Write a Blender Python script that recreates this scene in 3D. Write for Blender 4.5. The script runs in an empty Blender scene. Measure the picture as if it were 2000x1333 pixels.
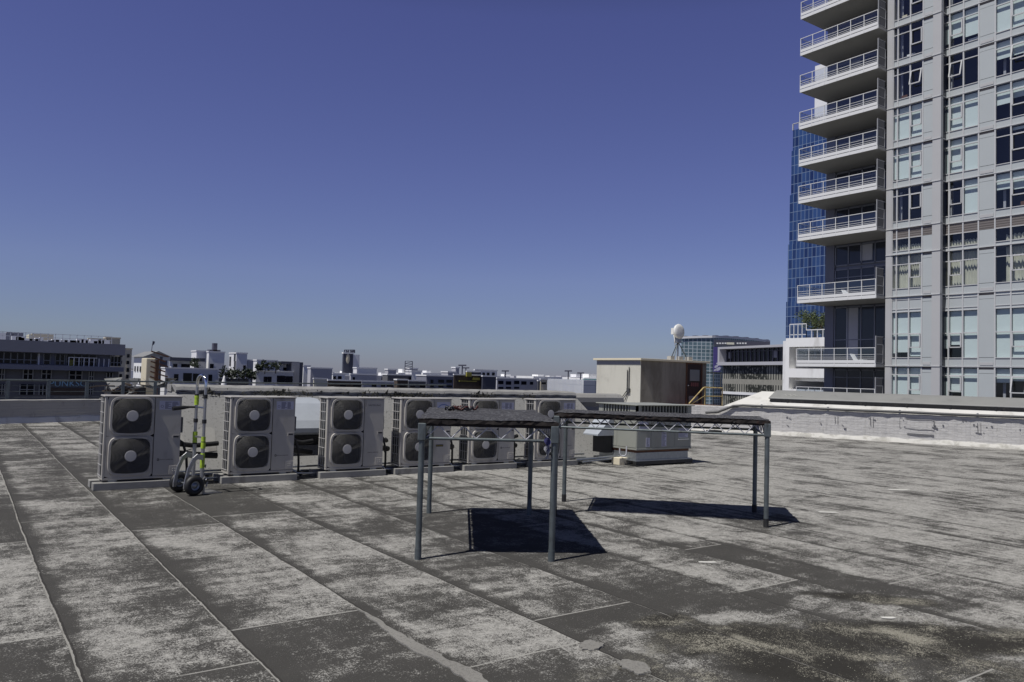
import bpy, math, random
import numpy as np
from mathutils import Matrix, Vector
random.seed(7); rng = np.random.default_rng(7)
S = bpy.context.scene; COL = S.collection
RAD = math.radians
# ------------------------------------------------------------------ camera
YAW, PITCH, ROLL, FPX, H = RAD(55.0749), RAD(2.54998), RAD(1.65220), 1548.5, 1.62
fw = Vector((math.cos(YAW)*math.cos(PITCH), math.sin(YAW)*math.cos(PITCH), math.sin(PITCH)))
r0 = Vector((math.sin(YAW), -math.cos(YAW), 0)); u0 = r0.cross(fw)
rt = math.cos(ROLL)*r0 + math.sin(ROLL)*u0; up = -math.sin(ROLL)*r0 + math.cos(ROLL)*u0
cd = bpy.data.cameras.new('camera'); cam = bpy.data.objects.new('camera', cd); COL.objects.link(cam)
cam.matrix_world = Matrix(((rt.x, up.x, -fw.x, 0), (rt.y, up.y, -fw.y, 0), (rt.z, up.z, -fw.z, H), (0, 0, 0, 1)))
cd.sensor_width = 36; cd.lens = FPX/2000*36; cd.clip_end = 6000; cd.clip_start = .05
S.camera = cam
EYE = Vector((0, 0, H))
# ------------------------------------------------------------------ sky, sun, exposure
SUN_EL, SUN_AZ = RAD(61.3), RAD(5.0)
W = bpy.data.worlds.new('World'); S.world = W; W.use_nodes = True
nt = W.node_tree; bg = nt.nodes['Background']
sky = nt.nodes.new('ShaderNodeTexSky'); sky.sky_type = 'NISHITA'; sky.sun_disc = False
sky.sun_elevation = SUN_EL; sky.sun_rotation = RAD(265); sky.altitude = 100
sky.air_density = 1.0; sky.dust_density = 0.0; sky.ozone_density = 6.0
mx = nt.nodes.new('ShaderNodeMix'); mx.data_type = 'RGBA'; mx.blend_type = 'MULTIPLY'; mx.inputs['Factor'].default_value = 1
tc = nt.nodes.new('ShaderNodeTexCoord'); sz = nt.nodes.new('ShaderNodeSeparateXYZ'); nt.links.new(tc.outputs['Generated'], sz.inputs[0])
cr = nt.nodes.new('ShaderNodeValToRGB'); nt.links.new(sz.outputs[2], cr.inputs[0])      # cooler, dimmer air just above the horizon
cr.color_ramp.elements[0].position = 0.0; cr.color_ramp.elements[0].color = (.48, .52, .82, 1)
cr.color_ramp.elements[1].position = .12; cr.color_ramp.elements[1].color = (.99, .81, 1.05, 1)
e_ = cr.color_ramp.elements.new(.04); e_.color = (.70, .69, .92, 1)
for p_, c_ in ((.24, (1.08, .80, 1.11, 1)), (.42, (1.13, .785, 1.16, 1)), (.60, (.38, .32, .27, 1)), (.9, (.21, .20, .145, 1))):     # zenith tint dimmed above the frame to deepen and neutralise shadows
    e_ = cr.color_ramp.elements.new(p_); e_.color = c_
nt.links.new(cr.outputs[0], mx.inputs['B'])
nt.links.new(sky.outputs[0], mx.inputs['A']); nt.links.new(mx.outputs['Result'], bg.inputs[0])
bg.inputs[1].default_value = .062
ld = bpy.data.lights.new('sun', 'SUN'); ld.energy = 4.5; ld.angle = RAD(.5); ld.color = (1, .975, .94)
sun = bpy.data.objects.new('sun', ld); COL.objects.link(sun)
sdir = Vector((math.cos(SUN_EL)*math.cos(SUN_AZ), math.cos(SUN_EL)*math.sin(SUN_AZ), -math.sin(SUN_EL)))
sun.rotation_euler = sdir.to_track_quat('-Z', 'Y').to_euler()
S.view_settings.view_transform = 'Standard'; S.view_settings.look = 'None'
S.view_settings.exposure = 0; S.view_settings.gamma = 1
S.cycles.max_bounces = 6; S.cycles.transparent_max_bounces = 12

# ------------------------------------------------------------------ helpers
def ray(x, y): return rt*((x-1000)/FPX) - up*((y-666.5)/FPX) + fw
def atD(x, y, d): return EYE + ray(x, y)*d
def atX(x, y, v): d = ray(x, y); return EYE + d*(v/d.x)
def atY(x, y, v): d = ray(x, y); return EYE + d*(v/d.y)
def atZ(x, y, v=0): d = ray(x, y); return EYE + d*((v-H)/d.z)
WM = {}
def world(o): return WM.get(o.name, Matrix.Identity(4))
def tag(o, label=None, cat=None, group=None, kind=None):
    for k, v in (('label', label), ('category', cat), ('group', group), ('kind', kind)):
        if v: o[k] = v
    return o
def empty(name, loc, rz=0, label=None, cat=None, group=None):
    o = bpy.data.objects.new(name, None); COL.objects.link(o); o.empty_display_size = .2
    o.location = loc; o.rotation_euler = (0, 0, rz)
    WM[o.name] = Matrix.Translation(Vector(loc)) @ Matrix.Rotation(rz, 4, 'Z')
    return tag(o, label, cat, group)
def kids(o): return [c for c in list(bpy.data.objects) if c.parent == o]
def copy_tree(o, parent=None):
    c = o.copy(); COL.objects.link(c)
    if parent: c.parent = parent
    for ch in kids(o): copy_tree(ch, c)
    return c
def place(o, loc, rz=0, label=None, group=None):
    o.location = loc; o.rotation_euler = (0, 0, rz)
    WM[o.name] = Matrix.Translation(Vector(loc)) @ Matrix.Rotation(rz, 4, 'Z')
    return tag(o, label, None, group)
class MB:
    def __init__(s, M=None): s.v = []; s.f = []; s.m = []; s.s = []; s.M = M
    def add(s, vs, fs, mi=0, sm=False):
        b = len(s.v)
        for p in vs:
            p = Vector(p); s.v.append(s.M @ p if s.M else p)
        for f in fs: s.f.append([b+i for i in f]); s.m.append(mi); s.s.append(sm)
        return s
    def box(s, a, b, mi=0):
        x0, y0, z0 = (min(a[i], b[i]) for i in range(3)); x1, y1, z1 = (max(a[i], b[i]) for i in range(3))
        return s.add([(x0,y0,z0),(x1,y0,z0),(x1,y1,z0),(x0,y1,z0),(x0,y0,z1),(x1,y0,z1),(x1,y1,z1),(x0,y1,z1)],
            [(3,2,1,0),(4,5,6,7),(0,1,5,4),(1,2,6,5),(2,3,7,6),(3,0,4,7)], mi)
    def quad(s, a, b, c, d, mi=0): return s.add([a,b,c,d], [(0,1,2,3)], mi)
    def prism(s, poly, ext, mi=0):
        n = len(poly); e = Vector(ext); p = [Vector(q) for q in poly]
        return s.add(p+[q+e for q in p], [tuple(range(n))[::-1], tuple(range(n, 2*n))]+[(i,(i+1)%n,(i+1)%n+n,i+n) for i in range(n)], mi)
    def tube(s, path, r, n=8, mi=0, closed=False, cap=True):
        P = [Vector(p) for p in path]; k = len(P); vs = []; fs = []
        rr = r if hasattr(r, '__len__') else [r]*k
        for i in range(k):
            if closed: t = P[(i+1)%k]-P[i-1]
            else: t = P[min(i+1,k-1)]-P[max(i-1,0)]
            t.normalize()
            if i == 0:
                a = t.cross(Vector((0,0,1)))
                if a.length < .05: a = t.cross(Vector((1,0,0)))
            else: a = a-t*a.dot(t)
            a.normalize(); b = t.cross(a)
            for j in range(n):
                q = 2*math.pi*j/n; vs.append(P[i]+(a*math.cos(q)+b*math.sin(q))*rr[i])
        for i in range(k if closed else k-1):
            for j in range(n): fs.append((i*n+j, i*n+(j+1)%n, ((i+1)%k)*n+(j+1)%n, ((i+1)%k)*n+j))
        s.add(vs, fs, mi, True)
        if cap and not closed: s.add(vs[:n], [tuple(range(n))[::-1]], mi); s.add(vs[-n:], [tuple(range(n))], mi)
        return s
    def bar(s, a, b, w, h=None, mi=0):
        h = h or w; a = Vector(a); b = Vector(b); t = (b-a).normalized()
        x = t.cross(Vector((0,0,1)))
        if x.length < .01: x = Vector((1,0,0))
        x.normalize(); y = t.cross(x)
        c = [x*(w/2)+y*(h/2), -x*(w/2)+y*(h/2), -x*(w/2)-y*(h/2), x*(w/2)-y*(h/2)]
        return s.add([a+q for q in c]+[b+q for q in c], [(3,2,1,0),(4,5,6,7),(0,1,5,4),(1,2,6,5),(2,3,7,6),(3,0,4,7)], mi)
    def lathe(s, o, axis, prof, n=24, mi=0):
        o = Vector(o); t = Vector(axis).normalized(); a = t.cross(Vector((0,0,1)))
        if a.length < .05: a = Vector((1,0,0))
        a.normalize(); b = t.cross(a); vs = []; fs = []
        for (r, d) in prof:
            for j in range(n):
                q = 2*math.pi*j/n; vs.append(o+t*d+(a*math.cos(q)+b*math.sin(q))*r)
        for i in range(len(prof)-1):
            for j in range(n): fs.append((i*n+j, i*n+(j+1)%n, (i+1)*n+(j+1)%n, (i+1)*n+j))
        return s.add(vs, fs, mi, True)
    def build(s, name, mat, parent=None, bevel=0, local=False, kind=None):
        me = bpy.data.meshes.new(name)
        vs = s.v
        if parent and not local:
            inv = world(parent).inverted(); vs = [inv @ p for p in vs]
        me.from_pydata([tuple(p) for p in vs], [], s.f); 
        for m in (mat if isinstance(mat, (list, tuple)) else [mat]): me.materials.append(m)
        me.polygons.foreach_set('material_index', s.m); me.polygons.foreach_set('use_smooth', s.s); me.update()
        o = bpy.data.objects.new(name, me); COL.objects.link(o)
        if parent:
            o.parent = parent; WM[o.name] = world(parent)
        if bevel:
            b = o.modifiers.new('bevel', 'BEVEL'); b.width = bevel; b.segments = 2; b.limit_method = 'ANGLE'; b.angle_limit = RAD(50)
        if kind: o['kind'] = kind
        return o
def text_mb(body, size, M, mi=0, ext=.001, sx=1.0):
    cu = bpy.data.curves.new('t', 'FONT'); cu.body = body; cu.size = size; cu.extrude = ext; cu.align_x = 'CENTER'; cu.align_y = 'CENTER'
    cu.resolution_u = 3
    o = bpy.data.objects.new('t', cu); COL.objects.link(o)
    me = bpy.data.meshes.new_from_object(o.evaluated_get(bpy.context.evaluated_depsgraph_get()))
    mb = MB(); Sx = Matrix.Diagonal((sx, 1, 1, 1))
    mb.add([M @ Sx @ v.co for v in me.vertices], [tuple(p.vertices) for p in me.polygons], mi)
    bpy.data.objects.remove(o); bpy.data.meshes.remove(me)
    return mb
RX90 = Matrix.Rotation(RAD(90), 4, 'X')       # text in XZ plane, read from -Y
# ------------------------------------------------------------------ materials
class NB:
    def __init__(s, name):
        s.mat = bpy.data.materials.new(name); s.mat.use_nodes = True; s.nt = s.mat.node_tree
        s.bsdf = s.nt.nodes['Principled BSDF']; s.out = s.nt.nodes['Material Output']
    def n(s, t, **kw):
        x = s.nt.nodes.new(t)
        for k, v in kw.items(): setattr(x, k, v)
        return x
    def set(s, sock, v):
        if isinstance(v, bpy.types.NodeSocket): s.nt.links.new(v, sock)
        elif v is not None:
            if hasattr(sock.default_value, '__len__') and len(sock.default_value) == 4 and len(v) == 3: v = (*v, 1)
            sock.default_value = v
    def m(s, op, a, b=None, c=None, clamp=False):
        x = s.n('ShaderNodeMath', operation=op, use_clamp=clamp)
        for i, v in enumerate((a, b, c)):
            if v is not None: s.set(x.inputs[i], v)
        return x.outputs[0]
    def step(s, v, a, b):
        x = s.n('ShaderNodeMapRange', interpolation_type='SMOOTHSTEP'); s.set(x.inputs[0], v); x.inputs[1].default_value = a; x.inputs[2].default_value = b
        return x.outputs[0]
    def mix(s, f, a, b):
        x = s.n('ShaderNodeMix', data_type='RGBA'); s.set(x.inputs['Factor'], f); s.set(x.inputs['A'], a); s.set(x.inputs['B'], b)
        return x.outputs['Result']
    def pos(s, world=True, scale=(1,1,1)):
        if world: o = s.n('ShaderNodeNewGeometry').outputs['Position']
        else: o = s.n('ShaderNodeTexCoord').outputs['Object']
        mp = s.n('ShaderNodeMapping'); mp.inputs['Scale'].default_value = scale; s.set(mp.inputs[0], o)
        return mp.outputs[0]
    def noise(s, vec, sc, det=4, rough=.55, dist=0):
        x = s.n('ShaderNodeTexNoise'); s.set(x.inputs['Vector'], vec); x.inputs['Scale'].default_value = sc
        x.inputs['Detail'].default_value = det; x.inputs['Roughness'].default_value = rough; x.inputs['Distortion'].default_value = dist
        return x.outputs[0]
    def bump(s, h, d=.01, st=.6):
        x = s.n('ShaderNodeBump'); x.inputs['Distance'].default_value = d; x.inputs['Strength'].default_value = st
        s.set(x.inputs['Height'], h); s.set(s.bsdf.inputs['Normal'], x.outputs[0])
    def done(s, col, rough=.7, metal=0, spec=None):
        s.set(s.bsdf.inputs['Base Color'], col); s.set(s.bsdf.inputs['Roughness'], rough); s.set(s.bsdf.inputs['Metallic'], metal)
        if spec is not None: s.bsdf.inputs['Specular IOR Level'].default_value = spec
        return s.mat
def plain(name, col, rough=.6, metal=0, var=.12, sc=3, spec=None, dirt=None, dsc=1.5, dth=(.52, .7), world=True, bump=0):
    """paint with slight mottling and optional dirt patches"""
    b = NB(name); p = b.pos(world)
    n1 = b.noise(p, sc, 5, .6)
    c = b.mix(n1, tuple(x*(1-var) for x in col), tuple(min(1, x*(1+var)) for x in col))
    if dirt:
        st = b.step(b.noise(b.pos(world, (1, 1, .35)), dsc, 6, .62, .4), *dth); c = b.mix(b.m('MULTIPLY', st, .75), c, dirt)
    if bump: b.bump(b.noise(p, 60, 4), bump, .5)
    return b.done(c, b.m('ADD', rough-.06, b.m('MULTIPLY', n1, .12)), metal, spec)
M = {}
M['acpaint'] = plain('ac_paint', (.40, .38, .345), .42, var=.07, sc=6, dirt=(.21, .195, .165), dsc=4, dth=(.52, .80))
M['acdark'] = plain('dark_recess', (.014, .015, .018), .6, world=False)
M['acwire'] = plain('guard_wire', (.18, .175, .165), .5, world=False)
M['achub'] = plain('hub_plastic', (.42, .41, .40), .5, world=False)
M['coil'] = plain('coil_fins', (.02, .022, .025), .5, world=False)
M['paper'] = plain('label_paper', (.46, .46, .55), .5, var=.05)
M['ink'] = plain('ink', (.07, .07, .10), .6, var=.05)
M['inkblack'] = plain('black_print', (.016, .016, .02), .5)
M['black'] = plain('black_rubber', (.012, .012, .013), .55, dirt=(.035, .034, .03), dsc=9)
M['concretepad'] = plain('pad_concrete', (.25, .245, .23), .85, var=.2, sc=9, dirt=(.13, .12, .11), dsc=4, bump=.004)
M['concrete'] = plain('concrete', (.38, .37, .35), .85, var=.18, sc=5, dirt=(.2, .19, .18), dsc=2, bump=.004)
M['galv'] = plain('galvanised_steel', (.30, .32, .34), .38, .75, var=.3, sc=22)
M['tube'] = plain('weathered_tube', (.13, .15, .155), .5, .55, var=.4, sc=14, dirt=(.05, .05, .048), dsc=7)
M['alu'] = plain('brushed_aluminium', (.36, .36, .36), .4, .8, var=.2, sc=30)
M['chrome'] = plain('chrome', (.7, .7, .7), .16, 1, var=.05)
M['hiviz'] = plain('neon_tape', (.33, .47, .03), .55, var=.35, sc=40)
M['plyedge'] = plain('rotten_ply_edge', (.016, .012, .011), .9, var=.5, sc=30, dirt=(.045, .018, .012), dsc=14, dth=(.58, .72))
M['rust'] = plain('rusty_steel', (.12, .055, .03), .8, var=.4, sc=12, dirt=(.05, .03, .02), dsc=5)
M['charred'] = plain('charred_timber', (.06, .042, .03), .9, var=.6, sc=4, dirt=(.16, .12, .08), dsc=2)
M['yellow'] = plain('faded_yellow_paint', (.47, .36, .15), .6, var=.25, sc=8, dirt=(.16, .09, .05), dsc=6)
M['rtupaint'] = plain('unit_paint', (.265, .272, .24), .5, var=.08, sc=3, dirt=(.24, .235, .20), dsc=3)
M['white'] = plain('white_paint', (.80, .80, .79), .6, var=.05, dirt=(.55, .54, .52), dsc=.6)
M['offwhite'] = plain('cream_paint', (.66, .64, .52), .65, var=.06)
M['grey_r'] = plain('grey_render', (.42, .42, .45), .8, var=.06, sc=.5)
M['lightgrey_r'] = plain('light_grey_render', (.72, .72, .73), .75, var=.06, sc=.5)
M['navy'] = plain('navy_cladding', (.055, .06, .085), .6, var=.1)
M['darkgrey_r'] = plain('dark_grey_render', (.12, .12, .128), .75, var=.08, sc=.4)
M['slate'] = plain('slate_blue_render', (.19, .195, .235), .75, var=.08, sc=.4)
M['beige'] = plain('beige_render', (.62, .56, .42), .8, var=.08, sc=.5)
M['brown'] = plain('brown_mesh', (.07, .052, .04), .9, var=.5, sc=2)
M['teal'] = plain('teal_panel', (.10, .26, .25), .4)
M['yellowsign'] = plain('yellow_wrap', (.26, .24, .04), .6)
M['purple'] = plain('purple_print', (.085, .07, .24), .5, var=.5, sc=.4)
M['blueprint'] = plain('blue_arc_print', (.05, .12, .35), .5)
M['doorred'] = plain('rusted_red_door', (.038, .021, .017), .75, var=.4, sc=3, dirt=(.075, .035, .026), dsc=2)
M['redsign'] = plain('red_lettering', (.20, .06, .055), .6)
M['towerpanel'] = plain('tower_panel', (.42, .448, .452), .5, 0, var=.04, sc=1)
M['towerpier'] = plain('tower_pier', (.44, .44, .44), .55, 0, var=.04, sc=1)
M['mullion'] = plain('mullion_alu', (.53, .53, .525), .45, .1, var=.03)
M['blind'] = plain('roller_blind', (.66, .73, .71), .9, var=.03, sc=2)
M['screenframe'] = plain('screen_frame', (.30, .30, .31), .5)
M['loggia'] = plain('loggia_wall', (.20, .21, .25), .5, var=.05)
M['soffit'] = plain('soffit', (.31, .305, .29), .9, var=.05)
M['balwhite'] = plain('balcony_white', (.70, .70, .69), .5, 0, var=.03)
M['pipedark'] = plain('dark_painted_pipe', (.055, .055, .056), .5, var=.3, sc=6)
M['ductcap'] = plain('grey_cap_metal', (.25, .25, .24), .55, .2, var=.12, sc=1.5, dirt=(.17, .17, .165), dsc=1.2)
M['hoodmetal'] = plain('galvanised_hood', (.40, .43, .47), .5, .2, var=.1, sc=6, dirt=(.36, .38, .42), dsc=3)
M['graffiti'] = plain('pale_blue_spray', (.25, .44, .58), .7, var=.3, sc=.6)
M['chalk'] = plain('chalky_spray', (.44, .44, .40), .8)
M['leaf'] = plain('leaf', (.075, .10, .038), .6, var=.6, sc=.8)
M['leafdark'] = plain('dark_leaf', (.02, .032, .014), .6, var=.6, sc=.6)
M['drygrass'] = plain('dry_moss', (.055, .052, .038), .95, var=.5, sc=20)
M['bark'] = plain('bark', (.08, .065, .05), .9, var=.3)
M['ragblue'] = plain('blue_rag', (.05, .05, .15), .8, var=.5, sc=60)
M['ragwhite'] = plain('white_rag', (.34, .34, .35), .8, var=.3, sc=60)
M['redcable'] = plain('red_cable', (.055, .013, .011), .5, var=.4, sc=30)
M['grit'] = plain('pale_grit', (.42, .41, .33), .9, var=.5, sc=90)
M['brass'] = plain('green_valve_paint', (.12, .22, .14), .5, .3, var=.3, sc=20)
M['street'] = plain('street_asphalt', (.07, .07, .072), .9, var=.3, sc=.05)
M['roofgrey'] = plain('far_roofing', (.30, .30, .29), .9, var=.15, sc=.2)
M['dish'] = plain('dish_white', (.66, .66, .64), .45, var=.03, world=False)
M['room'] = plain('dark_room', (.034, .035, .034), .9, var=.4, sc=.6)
M['curtain'] = plain('curtain_cloth', (.50, .49, .40), .9, var=.3, sc=1.0)
def glass(name, tint, refl=.08, rough=.02):
    b = NB(name); b.nt.nodes.remove(b.bsdf)
    t = b.n('ShaderNodeBsdfTransparent'); t.inputs[0].default_value = (*tint, 1)
    g = b.n('ShaderNodeBsdfGlossy'); g.inputs['Roughness'].default_value = rough; g.inputs[0].default_value = (.86, .90, .88, 1)
    lw = b.n('ShaderNodeLayerWeight'); lw.inputs[0].default_value = .3
    f = b.m('ADD', refl, b.m('MULTIPLY', lw.outputs['Fresnel'], .38), clamp=True)
    mx = b.n('ShaderNodeMixShader'); b.set(mx.inputs[0], f); b.set(mx.inputs[1], t.outputs[0]); b.set(mx.inputs[2], g.outputs[0])
    b.set(b.out.inputs[0], mx.outputs[0]); return b.mat
M['glass'] = glass('window_glass', (.86, .89, .90), .05)
M['balglass'] = glass('balustrade_glass', (.78, .82, .86), .08)
def darkglass(name, col, spec=.8, var=.3, sc=.4):
    b = NB(name); c = b.mix(b.noise(b.pos(), sc, 2), tuple(x*(1-var) for x in col), tuple(x*(1+var) for x in col))
    return b.done(c, .06, 0, spec)
M['dglass'] = darkglass('dark_window_glass', (.010, .011, .016), .25)
M['lglass'] = darkglass('loggia_glass', (.04, .045, .06), .4)
def gridmat(name, ca, cb, frame, px, pz, fwid, axis='Y', spec=.5, split=.5):
    """curtain wall: random light and dark panes with thin frame lines (one part, its panes stay in the material)"""
    b = NB(name); p = b.n('ShaderNodeNewGeometry').outputs['Position']; sp = b.n('ShaderNodeSeparateXYZ'); b.set(sp.inputs[0], p)
    h = b.m('DIVIDE', sp.outputs[axis], px); v = b.m('DIVIDE', sp.outputs['Z'], pz)
    fh, fv = b.m('FRACT', h), b.m('FRACT', v)
    line = b.m('MAXIMUM', b.m('LESS_THAN', fh, fwid/px), b.m('LESS_THAN', fv, fwid/pz))
    cb_ = b.n('ShaderNodeCombineXYZ'); b.set(cb_.inputs[0], b.m('FLOOR', h)); b.set(cb_.inputs[1], b.m('FLOOR', v))
    wn = b.n('ShaderNodeTexWhiteNoise', noise_dimensions='2D'); b.set(wn.inputs[0], cb_.outputs[0])
    c = b.mix(wn.outputs[0], ca, cb); c = b.mix(b.m('MULTIPLY', b.noise(p, .08, 3), split), c, tuple(x*.55 for x in ca))
    c = b.mix(line, c, frame)
    return b.done(c, b.m('ADD', .1, b.m('MULTIPLY', line, .4)), 0, spec)
# --- painted brick: coursed bump, thick paint, streaks
def brick(name, col, dirt, vert=True):
    b = NB(name); p = b.pos(); sp = b.n('ShaderNodeSeparateXYZ'); b.set(sp.inputs[0], p)
    run = b.m('SUBTRACT', b.m('MULTIPLY', sp.outputs['Y'], -.897), b.m('MULTIPLY', sp.outputs['X'], -.441))
    cb_ = b.n('ShaderNodeCombineXYZ'); b.set(cb_.inputs[0], run); b.set(cb_.inputs[1], sp.outputs['Z'])
    br = b.n('ShaderNodeTexBrick'); b.set(br.inputs['Vector'], cb_.outputs[0]); br.inputs['Scale'].default_value = 1
    br.inputs['Brick Width'].default_value = .22; br.inputs['Row Height'].default_value = .075; br.inputs['Mortar Size'].default_value = .008
    n1 = b.noise(b.pos(True, (1, 1, 4)), 2.2, 6, .65)
    c = b.mix(n1, tuple(x*.82 for x in col), tuple(x*1.1 for x in col))
    c = b.mix(b.m('MULTIPLY', b.step(b.noise(b.pos(True, (1.5, 1.5, .5)), 3, 6, .7), .56, .74), .7), c, dirt)
    c = b.mix(b.m('MULTIPLY', br.outputs['Fac'], .12), c, tuple(x*.6 for x in col))
    h = b.m('ADD', b.m('MULTIPLY', br.outputs['Fac'], -.3), b.m('MULTIPLY', n1, 1.2)); b.bump(h, .025, .8)
    return b.done(c, .75)
M['brickwhite'] = brick('painted_brick', (.47, .46, .445), (.25, .245, .235))
M['brickgrey'] = brick('grey_painted_brick', (.40, .385, .36), (.20, .195, .18))
def speckled(name, col, spk, sc=28, th=(.58, .66), streak=.0):
    """mineral cap sheet: granule speckle"""
    b = NB(name); p = b.pos()
    c = b.mix(b.noise(p, 1.4, 5, .6), tuple(x*.8 for x in col), tuple(x*1.15 for x in col))
    n2 = b.noise(p, sc, 5, .75)
    c = b.mix(b.m('MULTIPLY', b.step(n2, *th), .8), c, spk)
    c = b.mix(b.step(b.noise(b.pos(True, (.8, .8, .25)), 1.8, 5, .7), .6, .8), c, tuple(x*.5 for x in col))
    b.bump(n2, .01, .6)
    return b.done(c, .9)
M['capsheet'] = speckled('speckled_cap_sheet', (.235, .232, .222), (.10, .098, .092), 24, (.54, .64))
M['capsmooth'] = speckled('pale_cap_sheet', (.255, .25, .24), (.13, .128, .12), 20)
M['apron'] = plain('white_apron_coating', (.56, .55, .52), .7, var=.10, sc=1.5, dirt=(.36, .35, .32), dsc=1.6, dth=(.48, .70))
M['cant'] = plain('white_cant_coating', (.46, .45, .42), .8, var=.15, sc=4, dirt=(.24, .23, .20), dsc=3, dth=(.46, .66), bump=.02)
M['cantshade'] = plain('white_wall_coating', (.68, .67, .64), .7, var=.12, sc=4, dirt=(.40, .38, .34), dsc=3, bump=.02)  # left cant, colour lightened to offset the shade it lies in
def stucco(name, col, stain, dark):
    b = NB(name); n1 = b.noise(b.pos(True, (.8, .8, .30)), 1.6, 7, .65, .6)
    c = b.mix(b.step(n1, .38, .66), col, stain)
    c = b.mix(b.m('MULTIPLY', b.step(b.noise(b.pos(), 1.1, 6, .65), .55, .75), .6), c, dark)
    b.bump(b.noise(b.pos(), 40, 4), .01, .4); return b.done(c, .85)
M['stucco'] = stucco('stained_stucco', (.27, .245, .20), (.17, .148, .115), (.115, .098, .075))  # shaded front: stains, plus the wall's shade mixed into a darker base colour
M['stuccolit'] = stucco('cream_stucco', (.52, .505, .44), (.46, .445, .385), (.38, .365, .315))  # sunny-side copy of the stucco, sunlight put into a paler base colour
def felt():
    b = NB('torn_felt'); p = b.pos(); n = b.noise(p, 38, 5, .85)
    c = b.mix(b.step(n, .50, .62), (.022, .021, .023), (.20, .20, .21)); c = b.mix(b.m('MULTIPLY', b.step(b.noise(p, 6, 5), .48, .66), .7), c, (.030, .028, .030))
    b.bump(n, .006, .8); return b.done(c, .75)
M['felt'] = felt()
def louvre(name, ca, cb, pitch):
    b = NB(name); sp = b.n('ShaderNodeSeparateXYZ'); b.set(sp.inputs[0], b.n('ShaderNodeNewGeometry').outputs['Position'])
    f = b.m('FRACT', b.m('DIVIDE', sp.outputs['Z'], pitch)); c = b.mix(b.step(f, .3, .6), ca, cb); b.bump(f, .04, 1); return b.done(c, .5)
M['louvre'] = louvre('louvre_slats', (.16, .14, .13), (.30, .27, .25), .16)

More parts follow.
